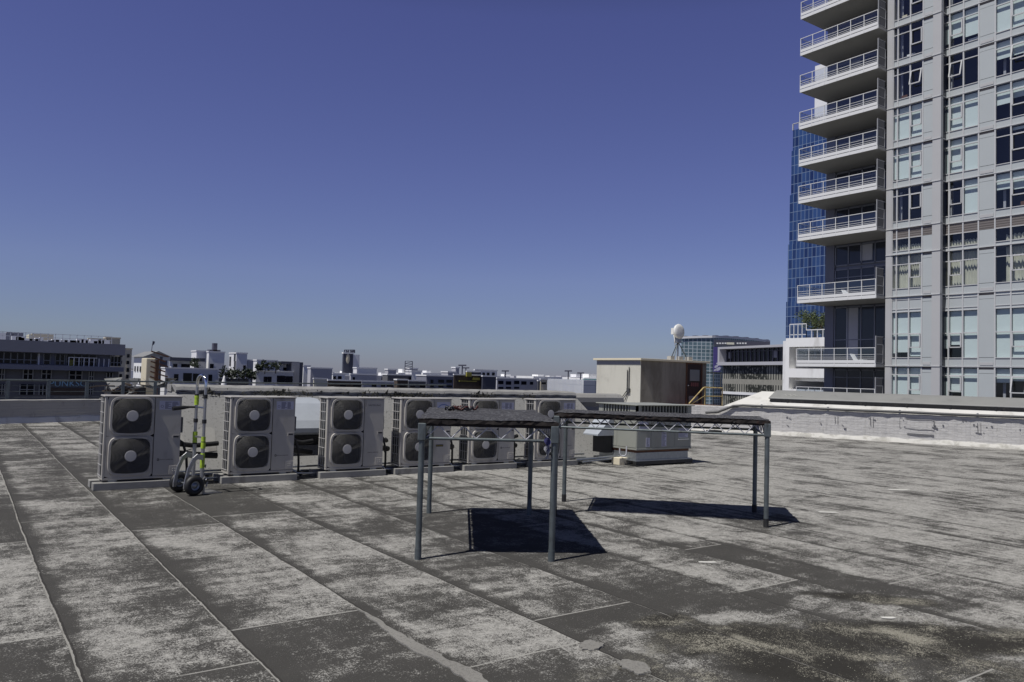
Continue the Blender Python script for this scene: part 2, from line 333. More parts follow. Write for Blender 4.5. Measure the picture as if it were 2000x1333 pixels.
# ------------------------------------------------------------------ roof membrane (sheets with laps)
def roof_material():
    b = NB('granule_roofing')
    p = b.pos(); uv = b.n('ShaderNodeUVMap', uv_map='sheet').outputs[0]; s = b.n('ShaderNodeSeparateXYZ'); b.set(s.inputs[0], uv)
    u, v = s.outputs[0], s.outputs[1]
    tone = b.n('ShaderNodeAttribute', attribute_name='tone').outputs['Fac']
    sp = b.n('ShaderNodeSeparateXYZ'); b.set(sp.inputs[0], p); X, Y = sp.outputs[0], sp.outputs[1]
    big = b.noise(b.pos(True, (1, 1, 1)), 1.1, 8, .62, .3)
    mid = b.noise(b.pos(True, (1.5, 1, 1)), 5.5, 8, .68, .25)
    # long streaks running with the sheets, across the right hand part of the roof
    strk = b.noise(b.pos(True, (9, .55, 1)), 1.0, 6, .7, .2)
    grain = b.noise(p, 105, 3, .75)
    grain2 = b.noise(p, 42, 4, .75)
    side = b.step(X, 5.0, 10.0)
    val = b.m('SUBTRACT', b.m('ADD', b.m('MULTIPLY', big, 1.75), b.m('MULTIPLY', mid, 1.0)), .435)
    val = b.m('ADD', val, b.m('MULTIPLY', b.m('SUBTRACT', strk, .5), b.m('ADD', .2, b.m('MULTIPLY', side, 1.35))))
    val = b.m('ADD', val, b.m('MULTIPLY', b.m('SUBTRACT', grain2, .5), .95))
    val = b.m('ADD', val, b.m('MULTIPLY', b.m('SUBTRACT', grain, .5), 1.7))
    val = b.m('ADD', val, tone)
    # dark bare band beside each lap
    wob = b.m('MULTIPLY', b.m('SUBTRACT', b.noise(p, 2.6, 6, .7), .5), .30)
    uw = b.m('ADD', u, wob)
    band = b.m('SUBTRACT', 1, b.step(uw, .0, .16)); val = b.m('SUBTRACT', val, b.m('MULTIPLY', band, b.m('SUBTRACT', .42, b.m('MULTIPLY', side, .2))))
    crs = b.noise(b.pos(True, (.5, 3.2, 1)), 2.2, 7, .72, .2); val = b.m('ADD', val, b.m('MULTIPLY', b.m('SUBTRACT', crs, .5), b.m('SUBTRACT', .95, b.m('MULTIPLY', side, .55))))
    # hand placed stains, bare areas and pale puddle dust
    def ell(cx, cy, rx, ry, rot, soft=.5, wn=.9):
        soft = soft+.25
        dx, dy = b.m('SUBTRACT', X, cx), b.m('SUBTRACT', Y, cy); c, sn = math.cos(rot), math.sin(rot)
        a = b.m('DIVIDE', b.m('ADD', b.m('MULTIPLY', dx, c), b.m('MULTIPLY', dy, sn)), rx)
        e = b.m('DIVIDE', b.m('SUBTRACT', b.m('MULTIPLY', dy, c), b.m('MULTIPLY', dx, sn)), ry)
        d = b.m('SQRT', b.m('ADD', b.m('MULTIPLY', a, a), b.m('MULTIPLY', e, e)))
        d = b.m('ADD', d, b.m('MULTIPLY', b.m('SUBTRACT', b.noise(p, 2.6, 8, .72), .5), wn*2.0))
        return b.m('SUBTRACT', 1, b.step(d, 1-soft/2, 1+soft/2))
    def E(px, py, rx, ry, rot=0, **k): q = atZ(px, py); return ell(q.x, q.y, rx, ry, rot, **k)
    def union(l):
        o = l[0]
        for q in l[1:]: o = b.m('MAXIMUM', o, q)
        return o
    # pale dust margin, then the dark wet-looking stain inside it
    pale = union([E(1340, 1265, .34, .55, .2, soft=.15), E(1640, 1195, .75, .42, .3, soft=.2), E(1450, 1210, .55, .16, -.35, soft=.3), E(1950, 1230, .8, .6, 0, soft=.4), E(1800, 1180, .8, .25, -.6, soft=.5)])
    dark = union([E(1470, 1250, .55, .32, -.5, soft=.35), E(1750, 1235, .62, .22, -.5, soft=.35), E(1700, 1170, .45, .13, -.8, soft=.5), E(1560, 1290, .5, .38, 0, soft=.4), E(1960, 1260, .5, .22, -.6, soft=.4), E(1290, 1215, .25, .12, .1, soft=.4, wn=1.2)])
    val = b.m('ADD', val, b.m('MULTIPLY', pale, .34)); val = b.m('SUBTRACT', val, b.m('MULTIPLY', dark, .55))
    lit = b.step(val, .83, 1.17)
    cd_ = b.mix(b.noise(p, 3, 4), (.036, .0345, .0315), (.062, .059, .054))
    cl = b.mix(b.step(b.m('ADD', b.m('MULTIPLY', b.noise(p, 16, 6, .8), .75), b.m('MULTIPLY', grain, .25)), .36, .62), (.19, .185, .172), (.37, .36, .335))
    c = b.mix(lit, cd_, cl)
    c = b.mix(b.m('MULTIPLY', b.step(grain, .60, .70), .35), c, (.34, .33, .30))
    # coarse pale grit and dark silt in the stain
    area = union([dark, E(1580, 1290, 1.25, .62, -.1, soft=.4), E(1850, 1270, .9, .5, -.3, soft=.4)])
    dens = b.noise(p, 2.3, 5, .65, .5)
    spk = b.m('ADD', b.m('MULTIPLY', b.noise(p, 150, 2, .6), .7), b.m('MULTIPLY', b.noise(p, 30, 3, .7), .3))
    fleck = b.m('MULTIPLY', b.step(b.m('ADD', spk, b.m('MULTIPLY', b.m('SUBTRACT', dens, .5), .75)), .535, .61), area)
    silt = b.m('MAXIMUM', b.m('MULTIPLY', dark, 1.0), b.m('MULTIPLY', area, b.step(b.noise(p, 1.9, 6, .7, .6), .42, .58)))
    c = b.mix(silt, c, b.mix(b.noise(p, 20, 5, .8), (.013, .012, .010), (.036, .033, .028))); c = b.mix(b.m('MULTIPLY', fleck, .85), c, b.mix(b.noise(p, 60, 2), (.16, .15, .118), (.38, .362, .30)))
    # pale sealant strip, hand repairs
    # thin pale lap lines
    ew = b.m('ADD', u, b.m('MULTIPLY', b.m('SUBTRACT', b.noise(p, 9, 3), .5), .02))
    vw = b.m('ADD', v, b.m('MULTIPLY', b.m('SUBTRACT', b.noise(p, 6, 3), .5), .03))
    edge = b.m('MAXIMUM', b.m('LESS_THAN', ew, .013), b.m('MULTIPLY', b.m('LESS_THAN', vw, .016), 2.0))
    edge = b.m('MINIMUM', 1, b.m('MULTIPLY', edge, b.m('MULTIPLY', b.step(b.noise(p, 1.7, 4), .30, .48), b.m('SUBTRACT', 1, b.m('MULTIPLY', side, .6)))))
    c = b.mix(b.m('MULTIPLY', edge, .85), c, (.30, .292, .27))
    crack = b.m('LESS_THAN', b.m('ABSOLUTE', b.m('SUBTRACT', ew, .020)), .007); c = b.mix(b.m('MULTIPLY', crack, .7), c, (.025, .023, .021))
    b.bump(b.m('ADD', b.m('MULTIPLY', grain, .5), grain2), .006, .7)
    return b.done(c, .9, 0, .25)
M['roof'] = roof_material()
SEAMS = [-.28, .59, 1.45, 2.33, 3.20, 4.10, 5.02, 5.80, 6.35]
while SEAMS[-1] < 31: SEAMS.append(SEAMS[-1]+.78+.16*rng.random())
while SEAMS[0] > -9: SEAMS.insert(0, SEAMS[0]-.88)
base_i = SEAMS.index(-.28)
CUTS = {0: [5.45, 8.42, 11.2], 1: [4.43, 9.45], 2: [5.04, 8.53], 3: [3.77, 8.98], 4: [4.27, 8.53], 5: [2.2, 8.2], 6: [4.06, 7.0], 7: [5.33, 9.9], 8: [3.6, 7.6]}
TONE = {(0, 0): -.30, (0, 1): .05, (0, 2): -.36, (0, 3): .02, (1, 0): -.02, (1, 1): .06, (1, 2): -.02, (2, 0): -.34, (2, 1): .09, (2, 2): -.20, (3, 0): -.12, (3, 1): .05, (3, 2): -.42,
        (4, 0): -.40, (4, 1): -.03, (4, 2): .05, (5, 0): -.1, (5, 1): -.26, (5, 2): .04, (6, 0): -.30, (6, 1): .04, (6, 2): .0, (7, 0): -.48, (7, 1): .0, (8, 1): .0}
def wobble(i, y): return .006*math.sin(y*.8+i*2.1)+.003*math.sin(y*2.3+i*5.3)+.003*math.sin(y*9.1+i)
def build_roof():
    vs, fs, uvs, tones = [], [], [], []
    for i in range(len(SEAMS)-1):
        k = i-base_i; x0, x1 = SEAMS[i], SEAMS[i+1]
        cuts = CUTS.get(k, sorted(rng.uniform(-2, 30, 5))) if k in CUTS else list(np.cumsum(rng.uniform(3, 9, 8))-4)
        if k in CUTS:
            y = cuts[-1]
            while y < 34: y += rng.uniform(3.5, 8); cuts.append(y)
        cuts = [-8]+sorted(cuts)+[40]
        for j in range(len(cuts)-1):
            ya, yb = max(-8, cuts[j]), min(36, cuts[j+1])
            if yb <= ya: continue
            tn = .75*TONE.get((k, j), rng.uniform(-.12, .1)) + min(.17, max(0, k-5)*.04)
            n = max(2, int((yb-ya)/.22)); nx = 3
            for a in range(n):
                y0, y1 = ya+(yb-ya)*a/n, ya+(yb-ya)*(a+1)/n
                row = []
                for y in (y0, y1):
                    xa, xb = x0+wobble(i, y), x1+wobble(i+1, y)
                    row.append([(xa+(xb-xa)*t, y, .004*t) for t in (0, .5, 1)])
                for q in range(2):
                    b = len(vs); cs = [row[0][q], row[0][q+1], row[1][q+1], row[1][q]]; vs += cs; fs.append((b, b+1, b+2, b+3))
                    for c_ in cs:
                        xa = x0+wobble(i, c_[1]); uvs.append((c_[0]-xa, c_[1]-ya)); tones.append(tn)
    me = bpy.data.meshes.new('roof_surface'); me.from_pydata(vs, [], fs)
    ul = me.uv_layers.new(name='sheet'); ul.data.foreach_set('uv', np.array(uvs, dtype=np.float32).ravel())
    at = me.attributes.new('tone', 'FLOAT', 'POINT'); at.data.foreach_set('value', np.array(tones, dtype=np.float32))
    me.materials.append(M['roof']); me.update()
    o = bpy.data.objects.new('roof_surface', me); COL.objects.link(o); o['kind'] = 'structure'
build_roof()
gm = MB(); gm.add([(-3000, -3000, -17), (5000, -3000, -17), (5000, 5000, -17), (-3000, 5000, -17)], [(0, 1, 2, 3)]); gm.build('ground', M['street'], kind='structure')
sb = MB(); sb.box((-9, -8, -17), (29, 24, -.03)); sb.build('rooftop_building_base', M['concrete'], kind='structure')
# tar patch strips lying on the membrane
def patch(pts, label, mat):
    mb = MB(); P = [atZ(*q, .012) for q in pts]; n = len(P)
    dn = []
    for i in range(n):
        a, c = P[i], P[(i+1) % n]
        for k in range(7):
            t = k/7; q = a.lerp(c, t); w = .012 if k else 0.006
            dn.append(Vector((q.x+random.uniform(-w, w), q.y+random.uniform(-w, w), .012)))
    cen = sum(dn, Vector())/len(dn)
    mb.add(dn, [tuple(range(len(dn)))]); mb.add([*dn, *[Vector((q.x, q.y, .001)) for q in dn]], [(i+len(dn), (i+1) % len(dn)+len(dn), (i+1) % len(dn), i) for i in range(len(dn))])
    return tag(mb.build('repair_patch', mat), label, 'roof patch', 'grey repair patches on the roofing')
M['patchm'] = speckled('grey_patch', (.215, .207, .19), (.13, .125, .115), 60, (.5, .62))
patch([(696, 1186), (708, 1192), (775, 1232), (830, 1262), (880, 1290), (930, 1310), (962, 1335), (925, 1335), (868, 1300), (800, 1265), (742, 1222)], 'long ragged grey mastic strip along a seam in the foreground', M['patchm'])
patch([(1130, 1259), (1148, 1250), (1176, 1255), (1178, 1262), (1160, 1270), (1138, 1268)], 'small pale grey mastic dab at a sheet corner', M['patchm'])
patch([(1205, 1293), (1225, 1287), (1262, 1295), (1272, 1312), (1248, 1316), (1215, 1303)], 'rounded pale grey mastic dab nearest the dark stain', M['patchm'])
M['patchw'] = plain('white_scrap', (.55, .54, .50), .8, var=.2, sc=20)
for (x, y, w, d, lab) in [(1382, 1100, .16, .05, 'white scrap strip on the roof right of the near table'), (1755, 958, .34, .10, 'white scuff scrap far right on the roof'), (1618, 1002, .25, .08, 'white scrap on the roof beyond the far table leg'), (1735, 1209, .10, .04, 'small white scrap beside the dark stain')]:
    q = atZ(x, y); m = MB(Matrix.Translation(q) @ Matrix.Rotation(-.6, 4, 'Z'))
    m.prism([(-w/2, -d/2, .008), (w*.1, -d*.6, .008), (w/2, -d*.3, .008), (w*.45, d/2, .008), (0, d*.4, .008), (-w*.5, d*.3, .008)], (0, 0, .002)); tag(m.build('scrap', M['patchw']), lab, 'scrap')
# loose grit lying in the stain
def grit():
    mb = MB(); c = [atZ(1480, 1240), atZ(1700, 1180), atZ(1620, 1280), atZ(1900, 1240), atZ(1800, 1300)]
    for i in range(500):
        q = c[i % 5]+Vector((rng.normal(0, .40), rng.normal(0, .26), 0)); s = rng.uniform(.0015, .004); a = rng.uniform(0, 6.28); z = .006
        pts = [(q.x+s*math.cos(a+k*2.1)*rng.uniform(.7, 1.4), q.y+s*math.sin(a+k*2.1), z) for k in range(3)]
        mb.add(pts+[(q.x, q.y, z+s*.7)], [(0, 1, 3), (1, 2, 3), (2, 0, 3)])
    tag(mb.build('grit', M['grit']), 'pale grit and leaf crumbs scattered over the dark stain', 'grit', kind='stuff')
grit()
# ------------------------------------------------------------------ air conditioning units
def rsq(cx, cz, hw, hh, r, n=48):
    """rounded rectangle points, counter clockwise, parametrised by angle"""
    out = []
    for i in range(n):
        a = 2*math.pi*(i+.5)/n; c, s_ = math.cos(a), math.sin(a); p = 5.0
        k = (abs(c/hw)**p+abs(s_/hh)**p)**(-1/p); out.append((cx+c*k, cz+s_*k))
    return out
def rectpts(x0, x1, z0, z1, cx, cz, n=48):
    out = []
    for i in range(n):
        a = 2*math.pi*(i+.5)/n; c, s_ = math.cos(a), math.sin(a)
        k = min(((x1 if c > 0 else x0)-cx)/c if abs(c) > 1e-6 else 9, ((z1 if s_ > 0 else z0)-cz)/s_ if abs(s_) > 1e-6 else 9); out.append((cx+c*k, cz+s_*k))
    return out
AW, AD, AH = .94, .33, 1.10
FANS = [(.325, .835), (.325, .310)]
def make_ac():
    t = empty('air_conditioner', (0, 0, 0))
    b = MB()
    # case: right side, back, top, bottom, left corner posts, panel front
    b.box((AW-.012, .0, .03), (AW, AD, AH-.02)); b.box((.03, AD-.012, .03), (AW-.012, AD, AH-.02)); b.box((0, 0, .0), (AW, AD, .03))
    b.box((0, .0, .03), (.03, .06, AH-.02)); b.box((0, AD-.04, .03), (.03, AD-.012, AH-.02)); b.box((.60, .012, .03), (.612, AD-.012, AH-.02), 1)
    # front with two openings
    fx0, fx1 = .03, .60
    for (cx, cz), (z0, z1) in zip(FANS, ((.57, AH-.02), (.03, .57))):
        o = rectpts(fx0, fx1, z0, z1, cx, cz); i = rsq(cx, cz, .245, .235, .1); n = len(o)
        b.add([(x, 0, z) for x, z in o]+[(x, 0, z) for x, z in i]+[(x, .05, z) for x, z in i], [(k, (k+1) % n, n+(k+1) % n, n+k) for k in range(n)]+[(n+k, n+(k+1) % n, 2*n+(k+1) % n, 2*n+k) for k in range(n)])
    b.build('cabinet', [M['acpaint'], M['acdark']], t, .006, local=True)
    b = MB(); b.box((.607, -.004, .035), (AW-.004, .0, AH-.025)); b.build('front_panel', M['acpaint'], t, .003, local=True)
    b = MB(); b.box((-.012, -.016, AH-.02), (AW+.008, AD+.01, AH)); b.build('top_lid', M['acpaint'], t, .006, local=True)
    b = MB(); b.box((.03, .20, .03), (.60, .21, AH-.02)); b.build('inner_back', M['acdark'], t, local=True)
    b = MB(); b.box((.018, .06, .03), (.024, AD-.04, AH-.02)); b.build('coil', M['coil'], t, local=True)
    b = MB()
    for k in range(8): z = .06+k*.136; b.tube([(-.004, .055, z), (-.012, .07, z), (-.012, AD-.05, z), (-.004, AD-.035, z)], .0045, 5)
    for k in range(3): y = .095+k*.075; b.tube([(-.012, y, .05), (-.012, y, AH-.04)], .004, 5)
    b.build('side_grille', M['achub'], t, local=True)
    for (cx, cz) in FANS:
        g = MB()
        o = rsq(cx, cz, .268, .258, .1, 64); m_ = rsq(cx, cz, .262, .252, .1, 64); i = rsq(cx, cz, .238, .228, .1, 64); n = 64
        for ya, A, yb, B in ((-.001, o, -.022, m_), (-.022, m_, -.022, i), (-.022, i, .0, i)):
            g.add([(x, ya, z) for x, z in A]+[(x, yb, z) for x, z in B], [(k, (k+1) % n, n+(k+1) % n, n+k) for k in range(n)], 0, True)
        ring_mi = 1
        for k in range(12):
            r = .080+k*.0152; y = -.026-.016*(1-(r/.25)**2)
            nn = 40; pts = []
            for j in range(nn):
                a = 2*math.pi*j/nn; c_, s_ = math.cos(a), math.sin(a); x, z = r*c_, r*s_
                pts.append((cx+max(-.237, min(.237, x)), y, cz+max(-.227, min(.227, z))))
            g.tube(pts, .0029, 4, ring_mi, closed=True)
        for k in range(4):
            r = .264+k*.0152
            for q in range(4):
                pts = []
                for j in range(13):
                    a = RAD(90*q+45-22+44*j/12); x, z = r*math.cos(a), r*math.sin(a)
                    if abs(x) < .237 and abs(z) < .227: pts.append((cx+x, -.024, cz+z))
                if len(pts) > 2: g.tube(pts, .0029, 4, ring_mi)
        for k in range(6):                                                      # swirling radial wires
            a0 = 2*math.pi*k/6; pts = []
            for j in range(9):
                r = .065+j*.0235; a = a0+.9*(j/8)**1.3; x, z = r*math.cos(a), r*math.sin(a)
                if abs(x) > .238 or abs(z) > .228: break
                pts.append((cx+x, -.022-.014*(1-(r/.26)**2), cz+z))
            g.tube(pts, .0018, 4, ring_mi)
        G = g.build('fan_guard', [M['acpaint'], M['acwire']], t, local=True)
        h = MB(); h.lathe((cx, -.042, cz), (0, -1, 0), [(.0, .004), (.066, .003), (.072, .0), (.072, -.008)], 28); h.s = [False]*len(h.s); h.build('hub_disc', M['achub'], G, local=True)
        f = MB()
        for k in range(3):
            a0 = 2*math.pi*k/3+.4; vs = []; fs = []
            for j in range(7):
                for l in range(5):
                    r = .05+.165*l/4; a = a0+1.15*j/6*(.55+.45*l/4); vs.append((cx+r*math.cos(a), .09+.06*j/6-.02*l/4, cz+r*math.sin(a)))
            for j in range(6):
                for l in range(4): fs.append((j*5+l, j*5+l+1, j*5+l+6, j*5+l+5))
            f.add(vs, fs, 0, True)
        f.lathe((cx, .16, cz), (0, -1, 0), [(.06, 0), (.06, .08), (.04, .10), (0, .1)], 16)
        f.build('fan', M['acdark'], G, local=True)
    b = MB(); b.box((.835, -.010, .528), (.925, -.0035, .572)); P_ = b.build('control_window', M['acpaint'], t, local=True)
    b = MB(); b.box((.848, -.0115, .540), (.915, -.0095, .562)); b.build('display', M['inkblack'], P_, local=True)
    b = MB(); b.box((.81, -.012, .05), (AW-.006, -.0035, .16)); 
    for dx in (0, .03):
        for dz in (0, .03): b.lathe((.86+dx, -.012, .09+dz), (0, -1, 0), [(.010, 0), (.009, .002), (0, .002)], 10)
    b.build('access_plate', M['acpaint'], t, .003, local=True)
    b = MB(); b.box((.63, -.010, AH-.05), (AW-.02, -.0035, AH-.043)); b.box((.63, -.010, AH-.17), (.635, -.0035, AH-.05)); b.build('label_ledge', M['acpaint'], t, local=True)
    for x in (.08, .74):
        b = MB(); b.box((x, .01, -.022), (x+.10, AD-.01, 0)); b.build('foot', M['galv'], t, local=True)
    return t
def ac_paper(t, blue=False, text=None):
    b = MB(); b.box((.655, -.0065, AH-.185), (AW-.03, -.0038, AH-.065)); p = b.build('paper_label', M['paper'], t, local=True)
    b = MB(); r_ = random.Random(len(t.name))
    b.lathe((.69, -.0066, AH-.14), (0, -1, 0), [(.018, 0), (.018, .0008), (.014, .0008), (.014, 0)], 14)
    for c in range(2):
        for k in range(7): x = .725+c*.09; b.box((x, -.0075, AH-.08-k*.014), (x+r_.uniform(.04, .082), -.0064, AH-.087-k*.014))
    b.build('print', M['ink'], p, local=True)
def ac_text(t, s, x, z, size, sx=1.0):
    Mx = Matrix.Translation((x, -.0042, z)) @ RX90
    text_mb(s, size, Mx, ext=.0006, sx=sx).build('lettering', M['inkblack'], t, local=True)
proto = make_ac()
ACX = [1.60, 3.20, 4.64, 5.89, 7.19, 8.59]; ACY = [11.45, 11.47, 11.48, 11.49, 11.50, 11.50]
AC_LAB = ['grey twin fan air conditioner at the left end of the row, left of hand truck', 'grey twin fan air conditioner just right of the hand truck, left of pale hood',
          'grey twin fan air conditioner with black maker lettering at top, right of pale hood', 'grey twin fan air conditioner with a brown plate low on its panel',
          'grey twin fan air conditioner behind the middle of the near table', 'grey twin fan air conditioner at right end of the row, nearest green packaged unit']
acs = [proto]+[copy_tree(proto) for _ in range(5)]
for i, a in enumerate(acs):
    place(a, (ACX[i], ACY[i], .122), RAD((0, .6, -.5, .4, -.6, .3)[i]), AC_LAB[i], 'outdoor air conditioners in a row'); a['category'] = 'air conditioner'
for i in (0, 1, 4, 5): ac_paper(acs[i])
ac_text(acs[2], 'SAMSUNG', .775, AH-.12, .042, 1.15)
for i in (0, 1, 4): 
    b = MB(); b.prism([(.655, -.0042, .232), (.68, -.0042, .232), (.68, -.0042, .262), (.655, -.0042, .262)], (0, -.001, 0)); b.prism([(.662, -.0053, .239), (.673, -.0053, .239), (.673, -.0053, .255), (.662, -.0053, .255)], (0, -.0006, 0), 1)
    b.build('square_mark', [M['inkblack'], M['acpaint']], acs[i], local=True)
for i in (0, 1, 2, 4, 5): ac_text(acs[i], 'DIGITAL INVERTER', .77, .245, .019, 1.1)
b = MB(); b.box((.66, -.0065, .30), (.80, -.0038, .335)); p = b.build('brown_plate', M['brown'], acs[3], local=True)
b = MB(); [b.box((.672+k*.02, -.0075, .312), (.683+k*.02, -.0063, .324)) for k in range(6)]; b.build('print', M['yellowsign'], p, local=True)
b = MB(); b.box((.655, -.0065, AH-.185), (AW-.03, -.0038, AH-.065)); p = b.build('paper_label', M['paper'], acs[3], local=True)
b = MB(); pts = [(.785+.10*math.cos(a), -.0075, AH-.165+.06*math.sin(a)) for a in [math.pi*k/12 for k in range(13)]]; b.tube(pts, .006, 4); b.build('print', M['blueprint'], p, local=True)
for i in range(6):
    x = ACX[i]; m = MB(); m.box((x-.10, ACY[i]-.05, 0), (x+.97, ACY[i]+.10, .10)); m.box((x-.09, ACY[i]+.26, 0), (x+.96, ACY[i]+.42, .10))
    pd = empty('equipment_pad', (x+.45, ACY[i]+.1, 0), 0, ['concrete sleepers under the leftmost air conditioner', 'concrete sleepers under the air conditioner right of the hand truck', 'concrete sleepers under the air conditioner with black lettering', 'concrete sleepers under the air conditioner with a brown plate', 'concrete sleepers under the air conditioner behind the near table', 'concrete sleepers under the rightmost air conditioner'][i], 'equipment pad', 'concrete sleepers under the air conditioners')
    for (ya, yb) in ((-.05, .10), (.26, .42)):
        m = MB(); m.box((x-.10, ACY[i]+ya, .0), (x+.99, ACY[i]+yb, .098)); m.build('sleeper', M['concretepad'], pd, .008)
# isolator boxes, pipes and hoses between the units
for i in range(5):
    x = ACX[i]+AW; y = ACY[i]+.2
    t = empty('pipe_run', (x, y+.2, 0), 0, ['black lagged pipes between the leftmost air conditioner and the hand truck', 'black hose looping down under the pale hood', 'pipes and cables between the lettered air conditioner and its right neighbour', 'pipes right of the air conditioner with the brown plate', 'thin cable and pipes left of the rightmost air conditioner'][i], 'pipes', 'refrigerant pipes between the units')
    m = MB(); m.tube([(x-.02, y+.1, .55), (x+.06, y+.15, .54), (x+.3, y+.28, .50), (ACX[i+1]-.02, y+.32, .52)], .035, 8); m.build('lagged_pipe', M['black'], t)
    m = MB(); m.tube([(x-.02, y+.1, .42), (x+.1, y+.2, .40), (x+.35, y+.33, .36), (ACX[i+1]-.02, y+.36, .34)], .045, 8); m.build('lagged_pipe', M['black'], t)
    m = MB(); m.tube([(x, y-.08, .62), (x+.06, y-.08, .58), (x+.12, y-.06, .40), (x+.14, y-.03, .22), (x+.15, y, .07), (x+.2, y+.02, .045)], .018, 8); m.build('hose', M['black'], t)
    m = MB(); m.tube([(x-.02, y-.12, .16), (x+.05, y-.14, .12), (x+.08, y-.14, .09), (x+.30, y-.10, .075), (x+.55, y-.05, .07)], .016, 8); m.build('conduit', M['galv'], t)
    m = MB(); m.box((x+.004, y-.14, .72), (x+.04, y-.02, .93)); m.build('isolator_box', M['darkgrey_r'], t, .005)
t = empty('conduit_run', (5.5, 11.98, 0), 0, 'pale conduits and pipework lying along the roof behind the air conditioners', 'conduit')
for y_, z_, r_ in ((11.98, .06, .022), (12.03, .12, .016), (11.93, .05, .012)):
    m = MB(); m.tube([(1.7+k*.5, y_+random.uniform(-.03, .03), z_+random.uniform(0, .02)) for k in range(18)], r_, 6); m.build('conduit', M['galv'] if r_ > .013 else M['black'], t)
for k in range(14): m = MB(); x_ = 1.9+k*.62+random.uniform(-.1, .1); m.box((x_, 11.88, 0), (x_+.09, 12.10, .05)); m.build('support', M['beige'] if k % 2 else M['concretepad'], t)
def on_slope(x, z, off=.012): return Vector((x, 12.02+(13.18-12.02)*z/1.17-off*.7, z+off*.7))
for pts, lab in ((((2.62, .62), (2.72, .72), (2.80, .66), (2.84, .48), (2.92, .40), (2.70, .34), (2.60, .44)), 'small grey mastic patch on the curb slope left of the hand truck'), (((3.02, .64), (3.20, .72), (3.30, .66), (3.27, .36), (3.02, .34)), 'larger grey mastic patch on the curb slope right of the hand truck')):
    m = MB(); m.prism([on_slope(*q) for q in pts], (0, -.006, .006)); tag(m.build('repair_patch', M['concretepad']), lab, 'roof patch', 'mastic patches on the curb')
# pale sheet-metal hood between unit 2 and 3
hx0, hx1 = 4.12, 5.0; hy = 12.35
t = empty('vent_hood', (4.5, hy+.2, 0), 0, 'large pale metal vent hood with dark open mouth between two air conditioners', 'vent hood')
prof = [(hy+.9, 1.17), (hy+.45, 1.15), (hy+.25, 1.08), (hy-.02, .82), (hy-.10, .70), (hy-.10, .62), (hy+.0, .58), (hy+.9, .58)]
m = MB(); n = len(prof); m.prism([(hx0, y, z) for y, z in prof], (hx1-hx0, 0, 0)); m.build('hood_body', M['hoodmetal'], t, .015)
m = MB(); m.prism([(hx0+.04, y, z) for y, z in ((hy-.03, .577), (hy+.4, .577), (hy+.4, .30), (hy+.1, .36))], (hx1-hx0-.1, 0, 0)); m.build('mouth', M['acdark'], t)
m = MB(); m.box((hx0+.1, hy+.30, 0), (hx1-.1, hy+.45, .32)); m.build('stand', M['galv'], t)

